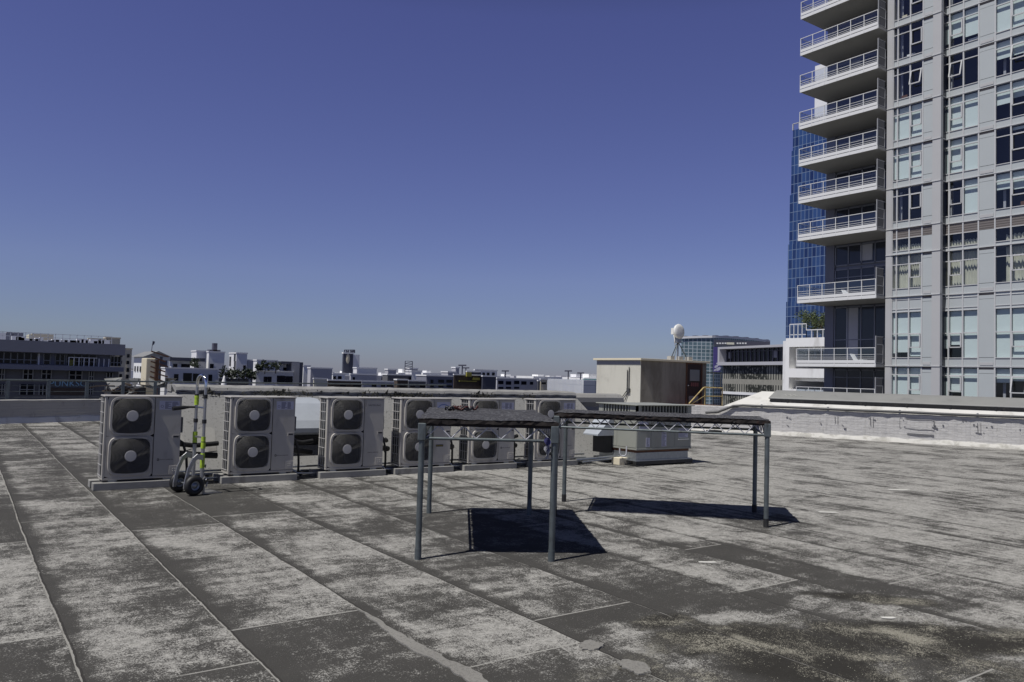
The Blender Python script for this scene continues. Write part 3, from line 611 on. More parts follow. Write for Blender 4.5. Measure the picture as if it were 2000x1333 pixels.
# ------------------------------------------------------------------ hand truck
def hand_truck():
    o = Vector((2.56, 10.75, 0)); t = empty('hand_truck', o, 0, 'aluminium hand truck with neon yellow tape and two black wheels, standing between two air conditioners', 'hand truck')
    Mx = Matrix.Translation(o) @ Matrix.Rotation(RAD(-77), 4, 'Z')
    # local: x = width across, y = forward (toe plate side +y)
    w = .115
    for s in (-1, 1):
        m = MB(Mx); m.tube([(s*w, .06, .06), (s*w, .06, .70)], .024, 10); m.tube([(s*w, .06, .70), (s*w, .06, 1.36)], .019, 10); m.build('upright', M['alu'], t)
        for z in (.62, .9, 1.22):
            m = MB(Mx); m.tube([(s*w, .06, z), (s*w, .06, z+.05)], .028, 10); m.build('clamp', M['black'], t)
    m = MB(Mx); m.tube([(-w, .06, 1.36)]+[(-w*math.cos(a), .06, 1.42+.10*math.sin(a)) for a in [math.pi*k/10 for k in range(11)]]+[(w, .06, 1.36)], .019, 10); m.build('handle_loop', M['chrome'], t)
    for s, z, h in ((-1, 1.13, .12), (-1, .64, .14), (1, .58, .15), (1, .33, .19)):
        m = MB(Mx)
        k = 7; m.tube([(s*w, .06, z+h*i/k) for i in range(k+1)], [.0265+.004*random.random() for _ in range(k+1)], 10); m.build('neon_tape', M['hiviz'], t)
    m = MB(Mx); m.tube([(-w, .06, 1.10), (-w-.02, -.02, 1.10), (-w-.03, -.10, 1.095), (-w-.03, -.24, 1.08)], [.014, .014, .026, .026], 10); g = m.build('grip', M['black'], t)
    m = MB(Mx); m.tube([(-w, .06, 1.10), (w, .06, 1.10)], .012, 8); m.build('cross_bar', M['chrome'], t)
    for z in (.12, .46, .72):
        m = MB(Mx); m.bar((-w, .06, z), (w, .06, z), .03, .02); m.build('cross_bar', M['alu'], t)
    for s in (-1, 1):
        m = MB(Mx); pr = [(.05, .50), (-.03, .52), (-.09, .47), (-.15, .34), (-.19, .14), (-.19, .08), (-.15, .08), (-.12, .28), (-.07, .41), (-.02, .45), (.05, .43)]
        m.prism([(s*(w+.03)-.012, y, z) for y, z in pr], (.024, 0, 0)); m.build('stair_glide', M['alu'], t, .004)
    for s in (-1, 1):
        c = (s*(w+.09), -.08, .128)
        m = MB(Mx); m.lathe((c[0]-.04*1, c[1], c[2]), (1, 0, 0), [(.058, .0), (.095, -.004), (.118, .010), (.127, .03), (.127, .05), (.118, .07), (.095, .084), (.058, .08), (.058, 0)], 32)
        wl = m.build('wheel', M['black'], t)
        m = MB(Mx); m.lathe((c[0]-.034, c[1], c[2]), (1, 0, 0), [(.0, .01), (.03, .01), (.034, .022), (.05, .022), (.060, .0), (.062, .034), (.060, .068), (.05, .05), (.034, .05), (.03, .062), (0, .062)], 24); m.build('rim', M['galv'], wl)
    m = MB(Mx); m.tube([(-w-.12, -.08, .128), (w+.12, -.08, .128)], .012, 8); m.build('axle', M['galv'], t)
    m = MB(Mx); m.box((-.20, .05, .006), (.20, .30, .014)); m.box((-.20, .05, .014), (.20, .065, .10)); m.build('toe_plate', M['alu'], t)
    m = MB(Mx)
    for k in range(8):
        a = Vector((w+random.uniform(-.02, .05), .08+random.uniform(-.03, .03), .34-k*.03)); m.add([a+Vector((random.uniform(-.05, .05), random.uniform(-.03, .03), random.uniform(-.04, .04))) for _ in range(4)], [(0, 1, 2), (0, 2, 3), (1, 2, 3)])
    m.build('plastic_wrap', M['ragwhite'], t)
hand_truck()

# ------------------------------------------------------------------ staging tables
def table(A, B, D, label, name='staging_table', foot='black'):
    """A corner, B along the width, D along the length (leg axes on the roof)"""
    A, B, D = Vector((*A, 0)), Vector((*B, 0)), Vector((*D, 0)); ex = (B-A); wx = ex.length; ex.normalize(); ey = Vector((-ex.y, ex.x, 0)); ly = (D-A).dot(ey)
    rz = math.atan2(ex.y, ex.x); t = empty(name, A, rz, label, 'table', 'metal staging tables on the roof')
    cs = [(0, 0), (wx, 0), (wx, ly), (0, ly)]
    for x, y in cs:
        m = MB(); m.tube([(x, y, .075), (x, y, 1.19)], .027, 14); lg = m.build('leg', M['tube'], t, local=True)
        m = MB(); m.tube([(x, y, .0), (x, y, .10)], .030, 14); m.build('foot_sleeve', M[foot], lg, local=True)
        m = MB(); m.box((x-.036, y-.036, 1.035), (x+.036, y+.036, 1.19)); m.build('corner_socket', M['tube'], lg, .008, local=True)
    def truss(p, q):
        p, q = Vector(p), Vector(q); L = (q-p).length; d = (q-p)/L; m = MB()
        a, b_ = p+d*.035, q-d*.035
        m.tube([a+Vector((0, 0, 1.055)), b_+Vector((0, 0, 1.055))], .014, 8)
        m.bar(a+Vector((0, 0, 1.178)), b_+Vector((0, 0, 1.178)), .03, .026, 1)
        k = max(4, int(L/.105)//2*2); 
        for i in range(k):
            z0, z1 = (1.06, 1.168) if i % 2 == 0 else (1.168, 1.06)
            m.tube([a+(b_-a)*(i/k)+Vector((0, 0, z0)), a+(b_-a)*((i+1)/k)+Vector((0, 0, z1))], .0062, 6, 2)
        m.build('truss', [M['tube'], M['plyedge'], M['grey_r']], t, local=True)
    for i in range(4): truss((*cs[i], 0), (*cs[(i+1) % 4], 0))
    # deck: ragged plywood with a torn felt cover
    o = .03
    def ragged(z, w, step_=.05):
        pts = []; C = [(-o, -o), (wx+o, -o), (wx+o, ly+o), (-o, ly+o)]
        for i in range(4):
            a, b_ = Vector((*C[i], z)), Vector((*C[(i+1) % 4], z)); k = int((b_-a).length/step_)
            for j in range(k):
                q = a.lerp(b_, j/k); pts.append(q+Vector((random.uniform(-w, w), random.uniform(-w, w), random.uniform(-w, w)*.5)) if j else q)
        return pts
    top, bot = ragged(1.222, .008), ragged(1.19, .012); n = len(top)
    bot = [Vector((p.x+random.uniform(-.008, .008), p.y+random.uniform(-.008, .008), 1.19+random.choice([0, 0, 0, -.012, .006]))) for p in top]
    m = MB(); m.add(top+bot, [tuple(range(n, 2*n))[::-1]]+[(n+i, n+(i+1) % n, (i+1) % n, i) for i in range(n)])
    tp = m.build('tabletop', M['plyedge'], t, local=True)
    nx, ny = 24, 40; m = MB(); vs = []
    for j in range(ny+1):
        for i in range(nx+1):
            x, y = -o+(wx+2*o)*i/nx, -o+(ly+2*o)*j/ny; e = min(i, nx-i, j, ny-j)
            vs.append((x+(random.uniform(-.01, .01) if e == 0 else 0), y+(random.uniform(-.01, .01) if e == 0 else 0), 1.226+.004*math.sin(x*9+y*4)+random.uniform(0, .006)))
    m.add(vs, [(j*(nx+1)+i, j*(nx+1)+i+1, (j+1)*(nx+1)+i+1, (j+1)*(nx+1)+i) for j in range(ny) for i in range(nx)], 0, False); m.build('felt_cover', M['felt'], tp, local=True)
    m = MB(); m.bar((wx*.1, ly/2, 1.14), (wx*.9, ly/2, 1.14), .05, .06); m.build('cross_brace', M['tube'], t, local=True)
    return t
T1 = table((3.38, 6.18), (4.38, 5.57), (4.58, 8.16), 'near black felted staging table, narrow end facing the camera, over the largest shadow', foot='tube')
T2 = table((7.57, 5.73), (8.30, 6.46), (5.86, 7.42), 'far black felted staging table, long side facing the camera, before the green packaged unit'); T2.scale.z = .982
# clamps and cable heap on the near table
def heap():
    c = atZ(895, 801, 1.24); t = empty('cable_heap', c, 0, 'heap of red and black cables on the far left of the near table', 'cables')
    for mat, nm, k in ((M['redcable'], 'red_cable', 5), (M['inkblack'], 'black_cable', 5)):
        m = MB()
        for i in range(k):
            a = random.uniform(0, 6); pts = []
            q = c+Vector((random.uniform(-.17, .17), random.uniform(-.1, .1)*.5, .0)); r = random.uniform(.02, .055)
            for j in range(9): pts.append(q+Vector((r*math.cos(a+j*.8)+j*.008, r*math.sin(a+j*.8)*.8, .02+.02*math.sin(j*1.7+i))))
            m.tube(pts, .011, 6)
        m.build(nm, mat, t)
heap()
def rag():
    c = Vector((4.30, 5.60, 1.02)); t = empty('tied_rag', c, 0, 'blue and white rag and twine tied to the near table rail by its right corner', 'rag')
    for mat, nm, dz in ((M['ragblue'], 'blue_strip', .02), (M['ragwhite'], 'white_strip', -.05)):
        m = MB(); vs = []; fs = []
        for j in range(8):
            for i in range(5): vs.append(c+Vector(((i-2)*.012*(1+.4*math.sin(j)), -.035+.012*math.sin(i*2+j), dz+.05-j*.017+.005*math.sin(i*3))))
        for j in range(7):
            for i in range(4): fs.append((j*5+i, j*5+i+1, j*5+i+6, j*5+i+5))
        m.add(vs, fs, 0, True); m.build(nm, mat, t)
    m = MB(); m.tube([c+Vector((.02+.10*math.sin(a*.5), -.03, -.02-.25*math.sin(a/2))) for a in [k*.5 for k in range(13)]], .003, 5); m.build('twine', M['inkblack'], t)
rag()
# ------------------------------------------------------------------ packaged rooftop unit
def rtu():
    x0, y0 = 10.50, 10.87; x1, y1 = 11.98, 11.95
    t = empty('packaged_rooftop_unit', ((x0+x1)/2, (y0+y1)/2, 0), 0, 'large green grey packaged rooftop unit with louvred top and side hood', 'rooftop unit')
    for ya, yb in ((y0-.03, y0+.06), (y1-.06, y1+.1)): m = MB(); m.box((x0-.03, ya, .03), (x1+.03, yb, .095)); m.build('base_rail', M['black'], t, .004)
    m = MB(); m.box((x0-.02, y0-.02, .095), (x1+.02, y1+.02, .11)); m.box((x0+.02, y0+.02, .11), (x1-.06, y1-.02, .25)); m.build('curb', M['galv'], t)
    m = MB(); m.box((x0+.03, y0+.03, .25), (x1-.03, y1-.03, .30)); m.build('base_gap', M['rust'], t)
    m = MB(); m.box((x0, y0, .30), (x1, y1, .86)); m.box((x0-.008, y0-.010, .30), (x1+.008, y0, .335)); m.build('body', M['rtupaint'], t, .006)
    m = MB()
    for xa in (x0+.008, x0+.38, x0+1.02): m.box((xa, y0-.006, .345), (xa+(.36 if xa < x0+.3 else .62 if xa < x0+.9 else .44), y0, .85))
    m.build('access_panel', M['rtupaint'], t, .003)
    m = MB(); m.box((x0-.006, y0+.01, .345), (x0, y0+.52, .85)); m.box((x0-.006, y0+.535, .345), (x0, y1-.01, .85)); m.build('side_panel', M['rtupaint'], t, .003)
    # louvred condenser section
    m = MB(); m.box((x0+.04, y0+.04, .86), (x1-.04, y1-.04, 1.135)); m.build('condenser_core', M['coil'], t)
    m = MB(); m.box((x0-.0, y0, .86), (x0+.10, y0+.04, 1.135)); m.box((x0, y0, .86), (x0+.04, y0+.2, 1.135)); m.box((x1-.10, y0, .86), (x1, y0+.04, 1.135)); m.box((x0, y1-.1, .86), (x0+.04, y1, 1.135))
    for k in range(16): xx = x0+.12+k*(x1-x0-.24)/15; m.box((xx-.008, y0, .86), (xx+.008, y0+.035, 1.135))
    for k in range(10): yy = y0+.24+k*(y1-y0-.36)/9; m.box((x0, yy-.014, .86), (x0+.035, yy+.014, 1.135))
    m.box((x0, y0-.002, .945), (x1, y0+.03, .96)); m.build('louvre_frame', M['rtupaint'], t)
    m = MB(); m.box((x0-.05, y0-.05, 1.135), (x1+.05, y1+.05, 1.155)); m.build('top_lid', M['rtupaint'], t, .008)
    m = MB(); hy0, hy1 = y0+.62, y1-.03
    m.prism([(x0-.008, hy0, .86), (x0-.10, hy0, .86), (x0-.42, hy0, .56), (x0-.42, hy0, .53), (x0-.008, hy0, .53)], (0, hy1-hy0, 0)); m.build('intake_hood', M['hoodmetal'], t, .004)
    m = MB(); m.box((x0-.20, hy0+.04, .20), (x0-.008, hy1-.04, .528)); m.build('hood_duct', M['acdark'], t)
    for xa, za, w, h, nm in ((x0+.06, .70, .24, .13, 0), (x0+.24, .36, .10, .17, 0), (x0+.66, .60, .12, .09, 1), (x0+.655, .36, .13, .23, 0), (x0+1.12, .52, .26, .17, 0)):
        m = MB(); m.box((xa, y0-.0095, za), (xa+w, y0-.0065, za+h)); p = m.build('sticker', M['paper'], t)
        m = MB()
        for k in range(int(h/.022)): m.box((xa+.01, y0-.011, za+h-.014-k*.022), (xa+w*random.uniform(.5, .92), y0-.0092, za+h-.022-k*.022))
        m.build('print', M['ink'], p)
    m = MB(); m.bar((x0+1.10, y0-.018, .76), (x0+1.40, y0-.018, .76), .016, .010); m.bar((x0+1.10, y0-.018, .485), (x0+1.40, y0-.018, .485), .016, .010); m.build('pull_handle', M['balwhite'], t)
    m = MB(); m.tube([(x0-.06, y0+.20, .36), (x0-.06, y0+.20, .22), (x0-.075, y0+.215, .185), (x0-.11, y0+.25, .175), (x0-.14, y0+.28, .19), (x0-.15, y0+.29, .24), (x0-.15, y0+.29, .32)], .013, 8); m.build('drain_trap', M['grey_r'], t)
    m = MB(); m.tube([(x0-.02, y0+.45, .14), (x0-.30, y0+.45, .14), (x0-.62, y0+.5, .12), (x0-.95, y0+.6, .10)], .03, 8); m.tube([(x0-.3, y0+.35, .12), (x0-.95, y0+.42, .08)], .018, 8); m.build('gas_pipe', M['galv'], t)
    m = MB(); m.tube([(x1, y0+.3, .22), (x1+.17, y0+.28, .22)], .025, 8); m.build('drain_pipe', M['black'], t)
    m = MB(); m.box((10.32, 11.13, 0), (10.78, 11.35, .14)); tag(m.build('support_block', M['beige'], None, .01), 'beige timber block at the left foot of the green packaged unit', 'block')
    m = MB(); m.box((x0-.03, y0-.06, 0), (x0+.18, y0+.5, .03)); m.box((x1-.2, y0-.06, 0), (x1+.03, y0+.5, .03)); m.build('foot_plate', M['black'], t)
rtu()
# ------------------------------------------------------------------ ridge wall behind the row (membrane covered curb) and its lower right piece
def ridge():
    y = 13.2; xa, xb = 2.82, 10.9
    t = empty('parapet_curb', ((xa+xb)/2, y, 0), 0, 'speckled grey membrane covered curb with mossy coping behind the air conditioners', 'curb wall')
    m = MB(); yf = 12.02
    m.add([(xa-.45, yf, 0), (xb+.6, yf, 0), (xb, y-.02, 1.22), (xa+.02, y-.02, 1.22), (xa-.45, y+1.4, 0), (xb+.6, y+1.4, 0), (xb, y+.6, 1.22), (xa+.02, y+.6, 1.22)], [(0, 1, 2, 3), (5, 4, 7, 6), (4, 0, 3, 7), (1, 5, 6, 2), (3, 2, 6, 7), (4, 5, 1, 0)]); m.build('curb_body', M['capsheet'], t)
    m = MB(); k = 80; vs = []
    for i in range(k+1):
        x = xa+(xb-xa)*i/k; z = .006*math.sin(i*1.7)+.004*math.sin(i*.53)
        for (yy, zz) in ((y+.3, 1.335), (y+.02, 1.33), (y-.03, 1.305), (y-.055, 1.255), (y-.05, 1.226+z), (y+.02, 1.224)): vs.append((x, yy+z*.5, zz+z))
    m.add(vs, [(i*6+j, (i+1)*6+j, (i+1)*6+j+1, i*6+j+1) for i in range(k) for j in range(5)], 0, False)
    m.add([vs[j] for j in range(6)]+[vs[k*6+j] for j in range(6)], [(5, 4, 3, 2, 1, 0), (6, 7, 8, 9, 10, 11)])
    m.box((xa, y+.3, 1.222), (xb, y+.6, 1.333)); m.build('coping', M['capsmooth'], t)
    m = MB(); m.box((xa+.05, y-.042, 1.208), (xb-.05, y+.02, 1.222)); m.build('coping_joint', M['concretepad'], t)
    m = MB(); yl = yf+(y-.02-yf)*.6/1.17; m.box((xa-.2, yl-.008, .60), (xb+.3, yl+.004, .612)); m.build('lap_line', M['drygrass'], t)
    m = MB()                                                           # moss and dead weed hanging from the coping joint
    cl = [rng.uniform(xa+.3, xb) for _ in range(16)]
    for i in range(900):
        c = cl[i % 16]; x = c+rng.normal(0, .12+.16*(i % 3 == 0)); 
        if not xa < x < xb: continue
        z = 1.225-abs(rng.normal(0, .03))+.05*rng.random(); s = rng.uniform(.008, .034); q = Vector((x, y-.062-.02*rng.random()-max(0, 1.22-z)*.95, z))
        m.add([q, q+Vector((rng.normal(0, s), -.01, rng.normal(0, s))), q+Vector((rng.normal(0, s), -.012*rng.random(), rng.normal(0, s*1.3)))], [(0, 1, 2)])
    m.build('moss', M['drygrass'], t)
    t2 = empty('parapet_curb', (11.6, y+.5, 0), 0, 'smooth pale curb with rounded top, left of the cream stair house', 'curb wall')
    m = MB(); yb = y+.35; prof = [(yb-.25, 0), (yb-.06, 1.0), (yb-.13, 1.10), (yb-.12, 1.20), (yb-.05, 1.27), (yb+.12, 1.29), (yb+.3, 1.25), (yb+.5, 0)]; x2 = [10.7, 12.55]
    m.prism([(10.7, yy, z) for yy, z in prof], (1.8, 0, 0)); m.add([(12.5, yy, z) for yy, z in prof]+[(12.5+.42*(1.3-z)/1.3, yy, z) for yy, z in prof], [(i, i+1, 8+i+1, 8+i) for i in range(7)]+[tuple(range(15, 7, -1))]); m.build('curb_body', M['capsmooth'], t2, .02)
ridge()
# ------------------------------------------------------------------ left wall, its rail and bits
LA, LB = Vector((1.0, 24.66, 0)), Vector((3.55, 25.61, 0)); ld_ = (LB-LA).normalized(); ln = Vector((-ld_.y, ld_.x, 0))
def left_wall():
    a, b_ = LA-ld_*14, LA+ld_*19; t = empty('parapet_wall', LA, 0, 'low grey painted brick parapet along the left roof edge', 'wall')
    L = (b_-a).length; k = 130; m = MB(); vs = []
    for i in range(k+1):
        p = a+ld_*(L*i/k); w = lambda s: s*(math.sin(i*1.9)+.6*math.sin(i*.7+1))
        for d, z in ((-.10, 0), (-.03, .14), (0, .16+w(.01)), (0, .50), (.0, .56), (-.02, .575), (-.02, .61), (.35, .61), (.35, -.2)): vs.append(p+ln*(d+w(.004))+Vector((0, 0, z+w(.003))))
    for j in range(8): m.add([vs[i*9+jj] for i in range(k+1) for jj in (j, j+1)], [(2*i, 2*i+2, 2*i+3, 2*i+1) for i in range(k)], 1 if j < 2 else 2 if j in (4, 5, 6) else 0, True)
    m.build('wall_body', [M['brickgrey'], M['cantshade'], M['concrete']], t)
    t = empty('guard_rail', LA+ln*.6, 0, 'dark steel guard rail with wires beyond the left parapet', 'railing')
    m = MB(); o = ln*.6
    m.tube([a+o+Vector((0, 0, 1.13)), b_+o+Vector((0, 0, 1.13))], .025, 8); m.build('top_rail', M['tube'], t)
    m = MB(); [m.tube([a+o+Vector((0, 0, z)), b_+o+Vector((0, 0, z))], .007, 5) for z in (.5, .66, .82, .98)]; m.build('wire', M['tube'], t)
    for px in (15, 95, 170, 240, 303):
        d = ray(px, 760); d2 = Vector((d.x, d.y, 0)); p0 = LA+o; tt = (p0.x*ld_.y-p0.y*ld_.x)/(d2.x*ld_.y-d2.y*ld_.x); p = d2*tt; p.z = 0
        m = MB(); m.bar(p+Vector((0, 0, -.3)), p+Vector((0, 0, 1.12)), .09, .06); m.build('post', M['tube'], t)
    # bent flashing plate leaning on the wall, cable along its foot
    p = atZ(56, 823); q = p-ln*.12; m = MB(); m.add([q+ld_*-.15+Vector((0, 0, .52))+ln*.10, q+ld_*.10+Vector((0, 0, .52))+ln*.10, q+ld_*.42+Vector((0, 0, .03)), q+ld_*.05+Vector((0, 0, .02))], [(0, 1, 2, 3)])
    m.add([v+Vector((-.01, -.02, 0)) for v in m.v[:4]], [(3, 2, 1, 0)]); t = tag(m.build('flashing_plate', M['ductcap']), 'grey bent metal plate leaning on the left parapet', 'metal plate')
    p = atZ(44, 822)-ln*.14; m = MB(); m.tube([p+Vector((0, 0, .42)), p+Vector((-.05, -.05, .35)), p+ld_*-.08+Vector((0, 0, .2)), p+ld_*-.3+Vector((0, 0, .06)), p+ld_*-1+Vector((0, 0, .03)), p+ld_*-2.4+Vector((0, 0, .03))], .022, 8)
    c = tag(m.build('cable', M['black']), 'black cable running down and along the foot of the left parapet', 'cable')
    m = MB(); m.box(p+Vector((-.06, -.05, .40)), p+Vector((.12, .06, .56))); tag(m.build('junction_box', M['black'], None, .01), 'small black junction box on the left parapet above the cable', 'junction box')
    m = MB(); p = atZ(0, 824)-ln*.1; m.bar(p+Vector((0, 0, .5))-ld_*.1, p+ld_*.25+Vector((0, 0, .02)), .03); tag(m.build('leaning_bar', M['black']), 'thin dark bar leaning on the left parapet at the photo edge', 'bar')
left_wall()
# ------------------------------------------------------------------ right parapet: painted brick, pipe, sloping apron, big metal cap
RA, RB = Vector((21.47, 16.1, 0)), Vector((24.48, 9.98, 0)); rd = (RB-RA).normalized(); rn = Vector((-rd.y, rd.x, 0))
def right_wall():
    a, b_ = RA-rd*3.3, RA+rd*17; L = (b_-a).length; k = 140
    t = empty('parapet_wall', RA, 0, 'long white painted brick parapet with sloping white apron along the right roof edge', 'wall')
    m = MB(); vs = []
    prof = ((-.22, 0), (-.13, .05), (-.03, .10), (0, .12), (0, .82), (.03, .84), (.04, -.4))
    for i in range(k+1):
        p = a+rd*(L*i/k); w = lambda s, q=0: s*(math.sin(i*1.31+q)+.7*math.sin(i*.47+2*q)+.5*math.sin(i*2.9))
        for j, (d, z) in enumerate(prof): vs.append(p+rn*(d+(w(.05) if j == 0 else w(.012, j)))+Vector((0, 0, z+(w(.012, j) if 0 < j < 4 else 0))))
    for j in range(6): m.add([vs[i*7+jj] for i in range(k+1) for jj in (j, j+1)], [(2*i, 2*i+2, 2*i+3, 2*i+1) for i in range(k)], 1 if j < 3 else 0, j < 3)
    m.build('brick_face', [M['brickwhite'], M['cant']], t)
    def along(px):
        d = ray(px, 780); k_ = (RA.x*d.y-RA.y*d.x)/(rd.y*d.x-rd.x*d.y); return RA+rd*k_
    m = MB(); c = along(1413); e = b_
    m.prism([c+rn*.03+Vector((0, 0, .845)), c+rd*1.0+rn*1.15+Vector((0, 0, 1.36)), c+rd*1.0+rn*1.15+Vector((0, 0, .3)), c+rn*.03+Vector((0, 0, .3))], (e-c)*1.0); m.build('apron', M['apron'], t)
    m = MB(); [m.tube([a+rd*s+rn*.2+Vector((0, 0, .9))+Vector((random.uniform(-.2, .2), 0, random.uniform(0, .02))), a+rd*(s+random.uniform(.2, .5))+rn*random.uniform(.2, .22)+Vector((0, 0, .91))], .012, 5) for s in (8.6, 11.2, 15.5, 4.2)]
    m.build('tar_smear', M['inkblack'], t)
    m = MB(); P = [a+rd*1.2-rn*.10+Vector((0, 0, .60)), a+rd*1.6-rn*.10+Vector((0, 0, .64)), a+rd*2.1-rn*.06+Vector((0, 0, .86)), a+rd*2.4-rn*.05+Vector((0, 0, .89))]+[a+rd*s-rn*.05+Vector((0, 0, .89+.004*math.sin(s*2))) for s in np.linspace(3, 19.5, 30)]
    m.tube(P, .042, 10); pp = m.build('pipe', M['pipedark'], t)
    m = MB(); [m.box(a+rd*s-rn*.05+Vector((-.02, -.02, .83)), a+rd*s-rn*.05+Vector((.02, .02, .95))) for s in np.linspace(3, 19, 9)]; m.build('pipe_clip', M['galv'], pp)
    # peeling outlines on the brick face
    m = MB()
    r_ = random.Random(3)
    def ln_(s0, z0, s1, z1, w=.02): 
        p, q = a+rd*s0-rn*.008+Vector((0, 0, z0)), a+rd*s1-rn*.018+Vector((0, 0, z1)); m.bar(p, q, w, w)
    for s in (5.2, 6.2, 7.9, 9.0, 10.2, 11.6, 13.1, 13.7, 14.4):
        h = r_.uniform(.16, .3); z = .70-r_.uniform(0, .06); ln_(s, z, s+.01, z-h, .014)
        if r_.random() < .7: ln_(s+.08, z, s+.08, z-h-.03, .012); 
        if r_.random() < .5: ln_(s-.05, z-h, s+.1, z-h-.02, .025)
    for s in (7.0, 10.8, 14.0): ln_(s, .70, s+.9, .70, .010); ln_(s, .70, s, .42, .010); ln_(s+.9, .70, s+.9, .38, .010); ln_(s, .42, s+.9, .40, .010)
    for s in (7.2, 11.0): ln_(s, .26, s+.7, .25, .04)
    for i in range(40): s = r_.uniform(3.5, 16); z = r_.uniform(.3, .75); ln_(s, z, s+r_.uniform(.02, .08), z-r_.uniform(-.01, .03), r_.uniform(.008, .03))
    m.build('peeling_mark', M['darkgrey_r'], t)
    # big flat-sided metal cap
    c = RA+rn*.45-rd*.18; e = c+rd*19
    t = empty('metal_coping', c, 0, 'long grey metal cap with chalky graffiti on top of the white apron', 'metal cap')
    pr = [(-.05, 1.17), (-.05, 1.13), (.3, 1.13), (.62, 1.30), (.62, 1.42), (.42, 1.365)]
    m = MB(); m.prism([c+rd*(.0 if z < 1.2 else .12)+rn*d+Vector((0, 0, z)) for d, z in pr], e-c); m.build('cap_body', M['ductcap'], t, .015)
    m = MB(); m.prism([c+rd*.05+rn*d+Vector((0, 0, z)) for d, z in ((-.06, 1.128), (-.05, 1.05), (.1, 1.04), (.2, 1.128))], e-c-rd*.1); m.build('cap_lip', M['black'], t)  # lip coloured black in place of shade below the sunlit cap
    m = MB(); [m.box(c+rd*q+rn*-.03+Vector((-.03, -.03, 1.03)), c+rd*q+rn*-.03+Vector((.03, .03, 1.14))) for q in np.arange(.6, 18, 1.15)]; m.build('cap_bracket', M['black'], t)
    m = MB(); r_ = random.Random(5)
    U = (rn*.47+Vector((0, 0, .195))).normalized(); N_ = rd.cross(U); N_ = N_ if N_.z > 0 else -N_
    def scr(s, n, amp, w):
        pts = []
        for j in range(n): pts.append(c+rd*(s+j*.045)-rn*.05+Vector((0, 0, 1.175))+U*(.22+1.6*amp*math.sin(j*1.9+s)*r_.uniform(.5, 1))+N_*.006)
        m.tube(pts, w, 4)
    for s in (.45, .6, .75): scr(s, 7, .05, .006)
    for s in (7.2, 7.5, 8.0, 8.7, 9.1, 9.6, 10.1): scr(s, 12, .07, .010)
    for s in (11.8, 12.2): scr(s, 6, .08, .006)
    m.build('graffiti', M['chalk'], t)
right_wall()
